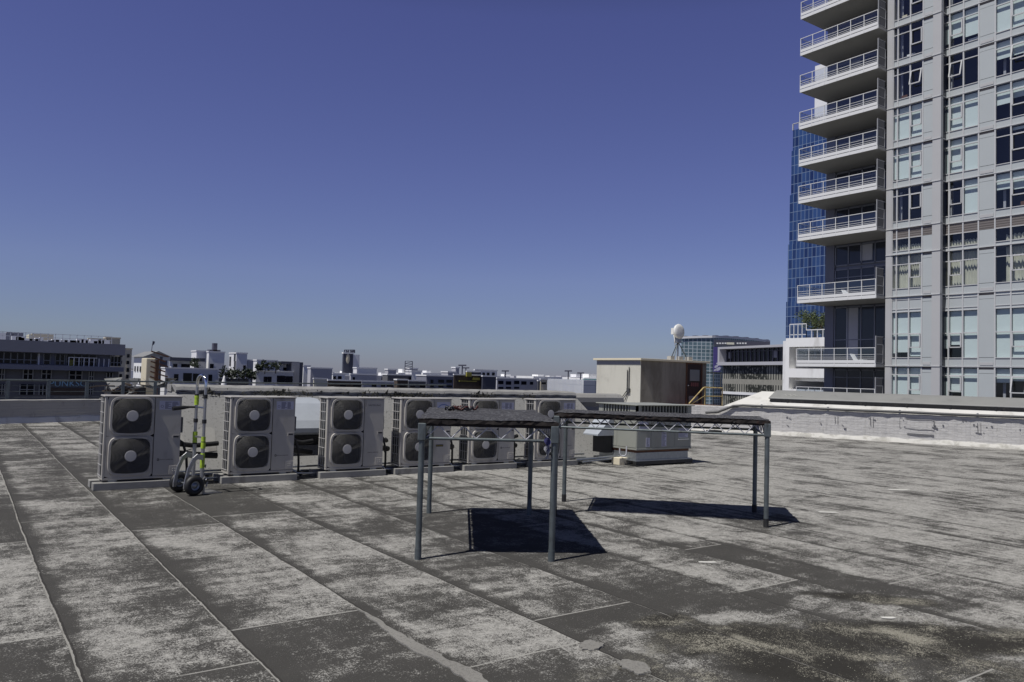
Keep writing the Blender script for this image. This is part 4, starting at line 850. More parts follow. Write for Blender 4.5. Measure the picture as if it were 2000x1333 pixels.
# ------------------------------------------------------------------ stair house at the far corner, dish, landing
def stair_house():
    m = MB(); m.box((12, 19.1, 0), (30.5, 40, .42)); m.build('raised_roof', M['capsmooth'], kind='structure')
    C = atD(1252, 700, 38); x0, y0, zt = C.x, C.y, C.z; x1 = atY(1380, 703, y0).x; y1 = atX(1166, 703, x0).y
    t = empty('stair_house', (x0, y0, .42), 0, 'cream and stained grey stucco stair house with a rusty red door', 'stair house')
    m = MB(); m.box((x0, y0, .42), (x1, y1, zt-.1)); 
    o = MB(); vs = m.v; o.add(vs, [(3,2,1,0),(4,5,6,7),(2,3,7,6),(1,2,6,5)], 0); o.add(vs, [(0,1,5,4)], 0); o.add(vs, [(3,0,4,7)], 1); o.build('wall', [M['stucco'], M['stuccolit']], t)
    m = MB(); m.box((x0-.14, y0-.14, zt-.1), (x1+.14, y1+.14, zt-.0)); rf = m.build('roof', M['beige'], t, .01)
    m = MB(); m.box((x0-.01, y0+.05, zt-.30), (x0-.003, y1, zt-.1)); m.build('frieze', M['slate'], t)  # slate strip standing in for the shadow under the roof overhang
    dx0, dx1 = atY(1341, 740, y0).x, atY(1369, 740, y0).x; dz0, dz1 = .47, 2.50
    m = MB(); f = .06
    m.box((dx0-f, y0-.05, dz0), (dx0, y0, dz1+f)); m.box((dx1, y0-.05, dz0), (dx1+f, y0, dz1+f)); m.box((dx0, y0-.05, dz1), (dx1, y0, dz1+f)); m.build('door_frame', M['rust'], t)
    m = MB(); m.box((dx0, y0-.02, dz0), (dx1, y0-.004, dz1)); d = m.build('door', M['doorred'], t)
    w = dx1-dx0
    m = MB(); m.box((dx0+w*.2, y0-.034, dz1-.85), (dx1-w*.14, y0-.02, dz1-.28)); m.build('notice_plate', M['ductcap'], d); m = MB(); m.box((dx0+w*.15, y0-.034, dz0+.1), (dx1-w*.2, y0-.02, dz0+.42)); m.build('kick_plate', M['ductcap'], d)
    m = MB(); [m.box((dx0+w*(.28+.14*k), y0-.03, dz1-1.12), (dx0+w*(.38+.14*k), y0-.02, dz1-.93)) for k in range(4)]; m.build('warning_lettering', M['redsign'], d)
    m = MB(); m.lathe((dx0+.08, y0-.02, dz0+.95), (0, -1, 0), [(.04, 0), (.045, .03), (.03, .06), (0, .07)], 10); m.build('handle', M['chrome'], d)
    # conduit bundle near the corner of the lit face
    m = MB(); yy = y0+.75
    m.tube([(x0-.05, yy, 2.25), (x0-.05, yy, 1.15), (x0-.05, yy+.05, .95)], .02, 6); m.tube([(x0-.05, yy+.12, 2.1), (x0-.05, yy+.12, 1.1), (x0-.05, yy+.5, .7), (x0-.05, yy+.7, .5)], .022, 6); m.tube([(x0-.05, yy, 1.1), (x0-.06, yy+.25, .6)], .022, 6); m.box((x0-.09, yy-.08, 1.0), (x0-.02, yy+.12, 1.2)); m.build('conduit', M['pipedark'], t)
    # dish on blocks
    bx = atY(1325, 695, y0+.5); zb = zt+.0
    for k in range(6):
        xx = bx.x-.75+.30*k+(.1 if k > 2 else 0); yy = y0+.3+(.35 if k % 2 else 0)
        b = MB(); b.box((xx, yy, zb), (xx+.27, yy+.04, zb+.2)); b.box((xx, yy+.16, zb), (xx+.27, yy+.2, zb+.2))
        for q in (0, .12, .235): b.box((xx+q, yy+.04, zb), (xx+q+.035, yy+.16, zb+.2))
        tag(b.build('concrete_block', M['concrete']), ['hollow concrete block on the stair house roof at the far left of the dish tripod', 'hollow concrete block second from the left under the dish tripod', 'hollow concrete block third from the left under the dish tripod', 'hollow concrete block third from the right under the dish tripod', 'hollow concrete block second from the right under the dish tripod', 'hollow concrete block at the right end under the dish tripod'][k], 'concrete block', 'concrete blocks under the dish')
    c = Vector((bx.x, y0+.55, zb)); t = empty('satellite_dish', c, 0, 'white dish antenna with radio box on a tripod on the stair house roof', 'antenna')
    m = MB(); m.tube([c+Vector((0, 0, .2)), c+Vector((0, 0, 1.5))], .04, 8); m.build('mast', M['galv'], t)
    for dx, dy in ((-.45, -.2), (.40, -.2), (.05, .45)):
        m = MB(); m.tube([c+Vector((0, 0, .95)), c+Vector((dx, dy, .2))], .025, 6); m.build('tripod_leg', M['tube'], t)
    ax = (Vector((.07, -1.0, .08))).normalized(); dc = c+Vector((.0, -.1, 1.47))
    m = MB(); m.lathe(dc, ax, [(0, .05), (.2, .045), (.36, .02), (.385, -.02), (.36, -.12), (.2, -.2), (0, -.22)], 28); m.build('dish', M['dish'], t)
    m = MB(); m.box(c+Vector((-.18, -.12, .88)), c+Vector((.14, .1, 1.25))); m.build('radio_box', M['galv'], t, .01)
    m = MB(); m.box(dc-ax*.3+Vector((-.16, -.06, -.12)), dc-ax*.3+Vector((-.02, .12, .2))); m.tube([dc-ax*.3+Vector((-.09, 0, -.1)), c+Vector((-.25, 0, 1.05)), c+Vector((-.2, 0, .75)), c+Vector((-.05, 0, .72))], .02, 6); m.build('feed_unit', M['dish'], t)
    # yellow landing with rails at the door
    yl = y0-1.35; L0, L1 = atY(1352, 808, yl).x, atY(1411, 808, yl).x; P1, P2 = atY(1376, 800, yl).x, atY(1410, 800, yl).x
    t = empty('door_landing', ((L0+L1)/2, yl+.6, 0), 0, 'yellow steel landing and stair rails below the rusty red door', 'landing')
    zl = .40; tp = atY(1376, 757, yl).z
    m = MB(); m.box((L0-.4, yl, zl-.02), (L1, y0-.06, zl+.09)); m.build('platform', M['rust'], t)
    m = MB(); m.box((L0-.42, yl-.03, zl-.04), (L1+.02, yl, zl+.08)); m.build('fascia', M['yellow'], t)
    m = MB()
    for x in (P1, P2): m.tube([(x, yl, zl), (x, yl, tp)], .032, 8)
    m.tube([(P1, yl, tp), (P2, yl, tp-.02)], .032, 8); m.tube([(P1, yl, (tp+zl)/2+.05), (P2, yl, (tp+zl)/2+.05)], .028, 8)
    m.tube([(P2, yl, tp-.02), (P2, y0-.3, tp-.02)], .03, 8); m.build('guard_rail', M['yellow'], t)
    m = MB(); xq = atY(1347, 789, yl).x; zq = atY(1347, 789, yl).z
    m.tube([(P1, yl, tp), (P1-.1, yl, tp-.02), (xq-.05, yl, zq)], .032, 8); m.tube([(P1, yl, (tp+zl)/2+.08), (xq+.05, yl, zl+.12)], .028, 8); m.build('stair_rail', M['yellow'], t)
    m = MB(); m.box((L0-.6, yl+.1, 0), (L1-.1, yl+.2, zl-.03)); m.build('skirt', M['rust'], t)
    # black ladder beyond
    t = empty('roof_ladder', (P2-.2, yl+.9, 0), 0, 'dark steel roof ladder with tall stiles beside the yellow landing', 'ladder')
    yq = yl+.5; xl, xr = atY(1393, 780, yq).x, atY(1407, 780, yq).x; zt_ = atY(1393, 731, yq).z
    m = MB(); m.tube([(xl, yq, .2), (xl, yq, zt_), (xl+.1, yq+.02, zt_+.06), (xl+.1, yq+.5, zt_+.06)], .025, 6); m.tube([(xr, yq, .2), (xr, yq, zt_), (xr+.1, yq+.02, zt_+.06), (xr+.1, yq+.5, zt_+.06)], .025, 6); m.build('stile', M['black'], t)
    m = MB(); [m.tube([(xl, yq, .35+k*.22), (xr, yq, .35+k*.22)], .016, 6) for k in range(5)]; m.build('rung', M['black'], t)
    q = atD(1385, 842, 24); q = atZ(1388, 848); m = MB(); m.box((q.x-.45, q.y-.1, 0), (q.x+.05, q.y+.3, .08)); m.box((q.x-.1, q.y-.2, 0), (q.x+.3, q.y+.1, .12)); tag(m.build('equipment_block', M['black'], None, .01), 'small dark block on the far roof behind the far table', 'block')
    # valve assembly near the wall
    c = atZ(1450, 838); c.z = 0; c -= rn*.2
    dd = (c-EYE).xy.length; z = H-(805-748.5)/FPX*(c-EYE).dot(fw)+.11
    t = empty('valve_assembly', c, 0, 'pair of green valves on pipework in front of the right parapet', 'valves')
    m = MB(); [m.tube([c+rd*s+Vector((0, 0, 0)), c+rd*s+Vector((0, 0, z))], .03, 8) for s in (-.22, .22)]; m.tube([c-rd*.3+Vector((0, 0, z)), c+rd*.3+Vector((0, 0, z))], .045, 8); m.build('pipework', M['tube'], t)
    for s in (-.24, .24):
        m = MB(); m.lathe(c+rd*s+Vector((0, 0, z-.06)), (0, 0, 1), [(.04, 0), (.09, .03), (.09, .09), (.03, .12), (.02, .2), (.09, .205), (.09, .22), (0, .22)], 12); m.build('valve', M['brass'], t)
stair_house()

# ------------------------------------------------------------------ apartment tower
TX, TB, TL, TD = 55.5, 54.4, 58.2, 56.25       # pier plane, balcony front, loggia wall, recessed bays
YP, YLEFT = 31.85, 38.5
FL = [-2.83, .17, 3.17, 8.18, 11.25, 13.15]+[13.15+3.0*k for k in range(1, 10)]
def tower():
    t = empty('apartment_tower', (TX, 30, -17), 0, 'tall grey and glass apartment tower with a column of white balconies, right of the photo', 'building')
    zt = FL[-1]
    m = MB(); m.box((TL+.05, 10, -17), (TL+16, YLEFT, zt)); m.build('core', M['loggia'], t)
    m = MB(); m.box((TX+.02, YP-.5, -17), (TL+.04, YP, zt)); m.box((TX, YP-.42, -17), (TX+.3, YP+.0, zt)); m.box((TX, 27.90, -17), (TX+.3, 28.48, zt)); m.build('pier', M['towerpier'], t)
    m = MB(); m.box((TX+.3, 27.95, -17), (TD+.3, 28.2, zt)); m.build('return_wall', M['lglass'], t)
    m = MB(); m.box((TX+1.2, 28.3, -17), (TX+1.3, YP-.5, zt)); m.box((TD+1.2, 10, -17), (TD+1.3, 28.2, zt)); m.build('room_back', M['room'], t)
    m = MB()
    for z in FL[1:]:
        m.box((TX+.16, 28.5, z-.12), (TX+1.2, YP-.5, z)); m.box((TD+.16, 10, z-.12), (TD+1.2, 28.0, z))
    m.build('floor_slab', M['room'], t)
    # loggia wall glazing per storey
    r_ = random.Random(11)
    for i, z in enumerate(FL[:-1]):
        z1 = FL[i+1]; h = z1-z
        lg = MB(); lg.box((TL-.06, YP+.02, z+.12), (TL-.02, YLEFT-.8, z1-.28)); g = lg.build('loggia_window', M['lglass'], t)
        lf = MB(); n = 5
        for k in range(n+1): y = YP+.1+(YLEFT-.9-YP-.1)*k/n; lf.box((TL-.11, y-.045, z), (TL-.02, y+.045, z1-.2))
        lf.box((TL-.11, YP, z1-.32), (TL-.02, YLEFT-.8, z1-.2)); lf.box((TL-.11, YP, z+.02), (TL-.02, YLEFT-.8, z+.12))
        if h > 2.5: lf.box((TL-.10, YP, z+2.1), (TL-.02, YLEFT-.8, z+2.17))
        lf.build('window_frame', M['loggia'], g)
        if r_.random() < .5:
            bm = MB(); y = YP+.3+r_.randint(0, 3)*1.15; bm.box((TL-.075, y, z+r_.uniform(.2, .8)), (TL-.062, y+1.0, z1-.35)); bm.build('blind', M['grey_r'], g)
    # bays
    def bay(x, ys, sash, z, z1, i, kind, name):
        y_hi, y_lo = ys[0], ys[-1]; h = z1-z
        if kind == 'reg': sill, head, tr = z+.55, z1-.06, z1-.62
        elif kind == 'tall': sill, head, tr = z+.62, z1-1.15, z1-2.7
        elif kind == 'strip': sill, head, tr = z+.28, z1-.78, None
        else: sill, head, tr = z+.6, z1-.05, z1-.75
        fr = MB(); mw = .045
        ys_all = ys
        for y in ys_all: fr.box((x-.06, y-mw, z+.02), (x+.06, y+mw, z1-.02))
        fr.box((x-.055, y_lo, sill-.05), (x+.06, y_hi, sill)); fr.box((x-.055, y_lo, head), (x+.06, y_hi, head+.05))
        if tr: fr.box((x-.052, y_lo, tr-.03), (x+.06, y_hi, tr+.03))
        w = fr.build('window', M['mullion'], t)
        pn = MB(); pn.quad((x+.02, y_lo, sill), (x+.02, y_hi, sill), (x+.02, y_hi, head), (x+.02, y_lo, head)); pn.build('pane', M['glass'], w)
        pl = MB(); pl.box((x-.01, y_lo, z+.03), (x+.12, y_hi, sill-.052)); 
        pl.build('spandrel', M['towerpanel'], w)
        if head+.06 < z1-.03:
            pl = MB(); pl.box((x-.01, y_lo, head+.052), (x+.12, y_hi, z1-.02), 1 if kind == 'strip' else 0)
            if kind == 'tall':
                for zz in (z1-.25, z1-.95): pl.box((x-.045, y_lo, zz), (x-.0, y_hi, zz+.04), 2)
            pl.build('louvre_panel' if kind == 'strip' else 'head_panel', [M['towerpanel'], M['louvre'], M['mullion']], w)
        if sash and kind != 'strip':
            a, b_ = sash; opn = (name, i) in (('b1', 8), ('b2', 8), ('b3', 8), ('b3', 1)); 
            zs0 = sill+(tr-sill)*.42 if kind != 'tall' else sill+(tr-sill)*.42; zs1 = tr-.04
            s = MB(); tilt = .26 if opn else .0
            def pt(y, f): return (x-.075-tilt*(1-f), y, zs0+(zs1-zs0)*f)
            for p, q in ((pt(a, 0), pt(b_, 0)), (pt(b_, 0), pt(b_, 1)), (pt(b_, 1), pt(a, 1)), (pt(a, 1), pt(a, 0))): s.bar(p, q, .075, .075)
            s.build('sash', M['mullion'], w)
        if kind == 'reg' and i in (5, 8, 9, 10, 1) and name in ('b1', 'b2', 'b3'):
            r3 = random.Random(i*7+ord(name[1])); it = MB(); it.box((x+.55, ys[0]-.42, z), (x+.62, ys[0]-.26, z1-.2)); it.build('inner_column', M['grey_r'], w)
            it = MB(); yy = y_lo+r3.uniform(.2, 1.5); it.box((x+.35, yy, sill-.1), (x+.55, yy+r3.uniform(.3, .7), sill+r3.uniform(.12, .4))); it.build('sill_item', M[('white', 'beige', 'rust')[i % 3]], w)
        bl = MB(); blinds = False
        r2 = random.Random(i*31+len(name)+ord(name[1])*7)
        mode = BL.get((name, i)) 
        if kind in ('curtain', 'strip'):
            cu = MB(); vs = []; N = 90
            for k in range(N+1):
                y = y_hi+(y_lo-y_hi)*k/N; dx = .05*math.sin(k*.9)+.03*math.sin(k*2.3+i)
                vs += [(x+.30+dx, y, sill-.2), (x+.30+dx*.9, y, head if kind == 'curtain' else sill+.42+.05*math.sin(k*.8))]
            keep = [k for k in range(N) if not (name == 'b3' and k < 16)]
            cu.add(vs, [(2*k, 2*k+2, 2*k+3, 2*k+1) for k in keep], 0, True); cu.build('curtain', M['curtain'], w)
        else:
            for j in range(len(ys)-1):
                d = (mode[j] if mode else r2.choice([0, .35, .8, 1, 1, 1]))
                if d: bl.box((x+.16, ys[j+1]+.03, head-.02-(head-sill)*d), (x+.17, ys[j]-.03, head-.02)); blinds = True
            if blinds: bl.build('blind', M['blind'], w)
    B1 = [31.42, 31.06, 30.14, 29.21]; B2 = [28.16, 27.73, 26.78, 25.77]; B3 = [24.72, 23.74, 22.70, 21.78]
    BL = {('b1', 11): (0, 0, .3), ('b1', 10): (0, 0, 0), ('b1', 9): (0, 0, 0), ('b1', 8): (0, 0, 0), ('b1', 7): (1, 1, 1), ('b1', 6): (.93, .95, 1), ('b1', 5): (.0, .0, .0), ('b1', 2): (.9, .88, .97), ('b1', 1): (1, 1, .8),
          ('b2', 11): (.3, 0, .2), ('b2', 10): (0, 0, .15), ('b2', 9): (.85, .72, .8), ('b2', 8): (0, 0, 0), ('b2', 7): (1, 1, 1), ('b2', 6): (1, 1, 1), ('b2', 5): (.0, .0, 1), ('b2', 2): (.8, .72, 1), ('b2', 1): (1, .7, 1),
          ('b3', 11): (1, 1, 1), ('b3', 10): (1, .7, 1), ('b3', 9): (1, 1, 1), ('b3', 8): (.5, .5, .7), ('b3', 7): (.55, .45, .7), ('b3', 6): (0, .1, 0), ('b3', 5): (.45, .5, .5), ('b3', 2): (1, 1, 1), ('b3', 1): (.4, .35, .4)}
    for i, z in enumerate(FL[:-1]):
        z1 = FL[i+1]; kind = 'tall' if i == 2 else 'curtain' if i == 3 else 'strip' if i == 4 else 'reg'
        bay(TX+.10, B1, (B1[2]-.1, B1[3]+.1), z, z1, i, kind, 'b1'); bay(TD+.10, B2, (B2[1]-.1, B2[2]+.1), z, z1, i, kind, 'b2'); bay(TD+.10, B3, (B3[1]-.1, B3[2]+.1), z, z1, i, kind, 'b3')
        bay(TD+.10, [19.9, 18.9, 17.9, 16.9], None, z, z1, i, kind, 'b4')
        lv = .34
        for xx, ya, yb in ((TX+.08, 28.48, 29.21), (TD+.08, 24.72, 25.77), (TD+.08, 19.9, 21.78)):
            p = MB(); p.box((xx+.09, ya, z+.03), (xx+.12, yb, z1-.02))
            if kind == 'strip': p.box((xx, ya, z+.03), (xx+.1, yb, z1-.74)); p.box((xx, ya, z1-.72), (xx+.1, yb, z1-.02), 1)
            else:
                p.box((xx, ya, z+.03), (xx+.1, yb, z+.60)); p.box((xx, ya, z+.63), (xx+.1, yb, z1-lv-.12)); p.box((xx, ya, z1-lv-.1), (xx+.1, yb, z1-.2)); p.box((xx+.03, ya, z1-.2), (xx+.1, yb, z1-.04), 1)
                p.box((xx-.03, ya+.1, z+.10), (xx, yb-.1, z+.30), 2)
            p.build('infill_panel', [M['towerpanel'], M['louvre'], M['towerpier']], t)
        c = MB(); c.box((TX-.04, 27.90, z-.03), (TX+.2, YP-.0, z+.02)); c.box((TD+.02, 10, z-.03), (TD+.2, 27.90, z+.02)); c.box((TX+.25, 27.90, z-.03), (TD+.02, 27.95, z+.02)); c.build('floor_band', M['mullion'], t)
    # balconies
    lv = [z for i, z in enumerate(FL) if i not in (4, 0)]
    for z in lv[:-1]:
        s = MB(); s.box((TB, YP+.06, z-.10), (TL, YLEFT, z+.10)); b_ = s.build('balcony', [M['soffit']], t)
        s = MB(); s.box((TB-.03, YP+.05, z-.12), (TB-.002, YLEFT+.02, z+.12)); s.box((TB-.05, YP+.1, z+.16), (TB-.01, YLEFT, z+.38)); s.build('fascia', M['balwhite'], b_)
        r = MB(); n = 6; zt_ = z+1.30
        for k in range(n+1):
            y = YP+.10+(YLEFT-YP-.12)*k/n; r.box((TB-.045, y-.022, z-.06), (TB+.0, y+.022, zt_))
        for zz, hh in ((zt_, .04), (z+.80, .022), (z+.62, .022), (z+.48, .022)): r.box((TB-.035, YP+.1, zz-hh), (TB+.01, YLEFT, zz))
        for k in range(3): x = TB+(TL-TB)*(k+1)/3.2; r.box((x-.02, YLEFT-.04, z+.1), (x+.02, YLEFT, zt_))
        for zz in (zt_, z+.78, z+.35): r.box((TB, YLEFT-.04, zz-.04), (TL-.3, YLEFT, zz))
        r.build('railing', M['balwhite'], b_)
        g = MB(); g.quad((TB+.012, YP+.12, z+.15), (TB+.012, YLEFT-.02, z+.15), (TB+.012, YLEFT-.02, zt_-.05), (TB+.012, YP+.12, zt_-.05)); g.quad((TB+.02, YLEFT-.05, z+.15), (TL-.3, YLEFT-.05, z+.15), (TL-.3, YLEFT-.05, zt_-.05), (TB+.02, YLEFT-.05, zt_-.05)); g.build('balustrade_glass', M['balglass'], b_)
        v = MB(); v.box((TB+.0, YP+.06, z+.12), (TB+.07, YP+.12, z+2.15)); v.box((TX-.15, YP+.06, z+.12), (TX-.10, YP+.11, z+1.5))
        for zz in (.15, .8, 1.5, 2.08): v.box((TB+.07, YP+.07, z+zz), (TX-.1, YP+.11, z+zz+.05))
        v.build('privacy_screen', M['screenframe'], b_)
        v = MB(); v.quad((TB+.07, YP+.09, z+.15), (TX-.1, YP+.09, z+.15), (TX-.1, YP+.09, z+2.1), (TB+.07, YP+.09, z+2.1)); v.build('screen_glass', M['lglass'], b_)
    # frame of the loggia: left fin
    m = MB(); m.box((TL-.14, YLEFT-.8, -17), (TL+.03, YLEFT, zt)); m.build('end_wall', M['slate'], t)
tower()
# furniture seen on two balconies
def chair(x, y, z, rz, lab):
    t = empty('lounge_chair', (x, y, z), rz, lab, 'chair', 'white chairs on the tower balconies'); 
    m = MB(); m.prism([(-.5, -.3, .30), (.25, -.3, .26), (.25, -.3, .32), (-.5, -.3, .36)], (0, .6, 0)); m.build('seat', M['white'], t, .02, local=True)
    m = MB(); m.prism([(.22, -.3, .28), (.55, -.3, .80), (.60, -.3, .78), (.28, -.3, .28)], (0, .6, 0)); m.build('backrest', M['white'], t, .02, local=True)
    for a in (-.45, .2):
        for b_ in (-.27, .27): m = MB(); m.bar((a, b_, 0), (a, b_, .30), .04); m.build('leg', M['galv'], t, local=True)
chair(56.3, 35.2, 8.30, 1.3, 'white lounge chair on the balcony with pale curtains behind, upper of two'); chair(56.2, 34.3, 3.29, 1.6, 'white chair on the lowest full balcony of the tower')

# ------------------------------------------------------------------ city buildings
def wins(mb_par, rects, Yp, mat=None, frame=None):
    for (xa, ya, xb, yb) in rects:
        p, q = atY(xa, ya, Yp), atY(xb, yb, Yp)
        m = MB(); m.box((p.x, Yp-.06, q.z), (q.x, Yp-.012, p.z)); m.build('window', mat or M['dglass'], mb_par)
def block(par, xl, xc, xr, yt, D, mat, name='wall', zb=-17, roof=True, lip=None):
    """a volume from its near corner: lit side xl..xc, shaded front xc..xr, top at yt; returns the front plane"""
    C = atD(xc, yt, D); x0, y0, zt = C.x, C.y, C.z; x1 = atY(xr, yt, y0).x
    y1 = atX(xl, yt, x0).y if xl < xc-.3 else y0+max(6, (x1-x0)*.6)
    m = MB(); m.box((x0, y0, zb), (x1, y1, zt)); o = m.build(name, mat, par)
    m = MB(); l = max(.12, D*.0016); m.box((x0-l*.4, y0-l*.4, zt), (x1+l*.4, y1+l*.4, zt+l)); m.build('parapet', lip or M['lightgrey_r'], par)
    return x0, y0, zt, x1, y1
def bldg(label, xl, xc, xr, yt, D, mat, rects=(), wm=None, name='building', cat='building', group=None, extra=(), lip=None):
    C = atD(xc, yt, D); t = empty(name, (C.x, C.y, -17), 0, label, cat, group)
    f = block(t, xl, xc, xr, yt, D, mat, lip=lip); wins(t, rects, f[1], wm)
    for e in extra:
        g = block(t, *e[:5], e[5], 'upper_volume', lip=lip)
        if len(e) > 6: wins(t, e[6], g[1], wm)
    return t, f
# --- dark slate apartment block at far left
def left_block():
    D = 100; C = atD(213, 690, D); Yp = C.y
    t = empty('apartment_block', (C.x-30, Yp, -17), 0, 'dark slate apartment block with flat overhanging roof at the left edge', 'building')
    X = lambda px: atY(px, 740, Yp).x; Zp = lambda px, py: atY(px, py, Yp).z
    xL = X(-160); xR = X(213)
    z_f0, z_f1 = Zp(100, 690), Zp(100, 668); z_m0, z_m1 = Zp(100, 723), Zp(100, 714)
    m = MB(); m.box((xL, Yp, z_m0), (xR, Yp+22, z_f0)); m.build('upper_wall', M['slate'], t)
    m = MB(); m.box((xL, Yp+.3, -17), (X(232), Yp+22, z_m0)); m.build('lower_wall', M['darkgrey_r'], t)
    m = MB(); m.box((xL, Yp-1.6, z_f0), (X(237.5), Yp+23, z_f1)); m.build('roof', M['slate'], t)
    m = MB(); m.box((xL, Yp-1.4, z_m0), (X(237), Yp+3, z_m1)); m.build('balcony_slab', M['slate'], t)
    z0, z1 = Zp(100, 712), Zp(100, 692)
    for xa, xb, k in ((-160, -40, 8), (-36, 71, 8), (83, 96, 1), (106, 124, 2), (128, 186, 4), (214, 234, 3)):
        m = MB(); m.box((X(xa), Yp-.08, z0), (X(xb), Yp-.02, z1)); w = m.build('window', M['dglass'], t)
        m = MB()
        for j in range(k+1): x = X(xa)+(X(xb)-X(xa))*j/k; m.box((x-.06, Yp-.14, z0), (x+.06, Yp-.04, z1))
        m.box((X(xa), Yp-.13, z0+.4), (X(xb), Yp-.04, z0+.5)); m.build('frame', M['ductcap'], w)
    m = MB(); m.box((X(72), Yp-.3, z0-.1), (X(75), Yp, z1)); m.build('column', M['lightgrey_r'], t)
    m = MB(); [m.box((X(130)+k*.55, Yp-.9, z_m1), (X(130)+k*.55+.1, Yp-.8, z_m1+1.0)) for k in range(9)]; m.box((X(130), Yp-.9, z_m1+1.0), (X(186), Yp-.8, z_m1+1.08)); m.build('balcony_rail', M['lightgrey_r'], t)
    m = MB(); m.box((X(131), Yp-.5, z_m1), (X(144), Yp-.3, z_m1+.75)); m.build('planter_screen', M['yellowsign'], t)
    zr = lambda a: Zp(100, a)
    for xa, xb, ya, yb in ((-2, 8, 722, 745), (45, 64, 722, 742), (81, 100, 722, 740), (135, 160, 724, 740), (174, 183, 724, 745), (40, 68, 752, 772), (0, 10, 752, 772), (78, 92, 752, 772), (174, 183, 750, 770), (208, 220, 726, 745)):
        m = MB(); m.box((X(xa), Yp+.16, zr(yb)), (X(xb), Yp+.22, zr(ya))); w = m.build('window', M['dglass'], t)
        m = MB(); 
        for q in (X(xa), (X(xa)+X(xb))/2, X(xb)): m.box((q-.06, Yp+.08, zr(yb)), (q+.06, Yp+.2, zr(ya)))
        m.box((X(xa), Yp+.09, (zr(ya)+zr(yb))/2-.05), (X(xb), Yp+.2, (zr(ya)+zr(yb))/2+.05)); m.build('frame', M['ductcap'], w)
    for xa, xb, ya, mat in ((-3, 12, 650, 'lightgrey_r'), (12.5, 25, 649, 'slate'), (26, 46, 650, 'slate'), (57, 62, 653, 'offwhite'), (62.3, 105, 652, 'beige')):
        p, q = atY(xa, ya, Yp+8), atY(xb, ya, Yp+8); m = MB(); m.box((p.x, Yp+8, z_f1), (q.x, Yp+13, p.z)); m.build('roof_box', M[mat], t)
    m = MB(); zz = z_f1
    for k in range(26): x = xL+(xR-xL)*k/25; m.box((x-.03, Yp-.6, zz), (x+.03, Yp-.54, zz+.95))
    for h in (.5, .95): m.box((xL, Yp-.6, zz+h-.05), (xR, Yp-.55, zz+h))
    m.build('roof_rail', M['lightgrey_r'], t)
    m = MB()
    for k in range(22): x = X(20)+(X(210)-X(20))*(k+.4*random.random())/22; m.box((x, Yp+3, z_f1), (x+random.uniform(.3, 1.3), Yp+4, z_f1+random.uniform(.2, .7)))
    m.build('roof_equipment', M['lightgrey_r'], t)
    # spray painted word on the lower wall
    Mx = Matrix.Translation((X(133.5), Yp+.10, Zp(130, 750))) @ Matrix.Rotation(RAD(-1), 4, 'Y') @ RX90
    text_mb('PUNKSC', 1.08, Mx, ext=.02, sx=.98).build('graffiti', M['graffiti'], t)
    m = MB(); m.box((X(96), Yp+.12, Zp(130, 772)), (X(166), Yp+.28, Zp(130, 758))); m.build('brown_dado', M['brown'], t)
left_block()
t, f = bldg('beige block with square windows rising behind the dark slate apartments', 204, 206, 258, 681, 150, M['beige'], [(222, 691, 227, 698), (234, 691, 239, 698), (248, 692, 253, 699), (234, 705, 238, 711), (247, 705, 252, 712), (247, 719, 252, 727), (233, 731, 238, 738), (246, 732, 251, 740)],
    extra=[(172, 173, 205, 663, 148, M['beige']), (203, 207, 235, 661, 150, M['beige'])], lip=M['beige'])
# --- white tower block with pitched roof
def gable_block():
    D = 230; C = atD(286, 696, D); x0, y0, zt = C.x, C.y, C.z; x1 = atY(330, 700, y0).x; y1 = atX(262, 697, x0).y
    t = empty('white_block', (x0, y0, -17), 0, 'white eight storey block with a pitched grey roof and small windows', 'building')
    m = MB(); m.box((x0, y0, -17), (x1, y1, zt)); m.build('wall', M['white'], t)
    ap = atY(307, 686, y0).z; m = MB(); xm = (x0+x1)/2; zz = zt-.2
    m.prism([(x0-1, y0-1, zz), (x1+1, y0-1, zz), (xm, y0-1, ap)], (0, y1-y0+2, 0)); m.build('roof', M['ductcap'], t)
    for r in range(6):
        for k in range(4):
            ya, yb = y0+(y1-y0)*(.14+k*.22), y0+(y1-y0)*(.22+k*.22); z = zt-3-r*3.6; m = MB(); m.box((x0-.2, ya, z-1.6), (x0-.05, yb, z)); m.build('window', M['dglass'], t)
    m = MB(); c = Vector((xm, (y0+y1)/2, ap)); m.tube([c, c+Vector((.3, 0, 3.2))], .10, 5); m.prism([c+Vector((.1, 0, 1.6)), c+Vector((.7, 0, 2.2)), c+Vector((.9, 0, 3.0)), c+Vector((.3, 0, 3.1))], (0, .1, 0)); m.build('flag', M['ink'], t)
gable_block()
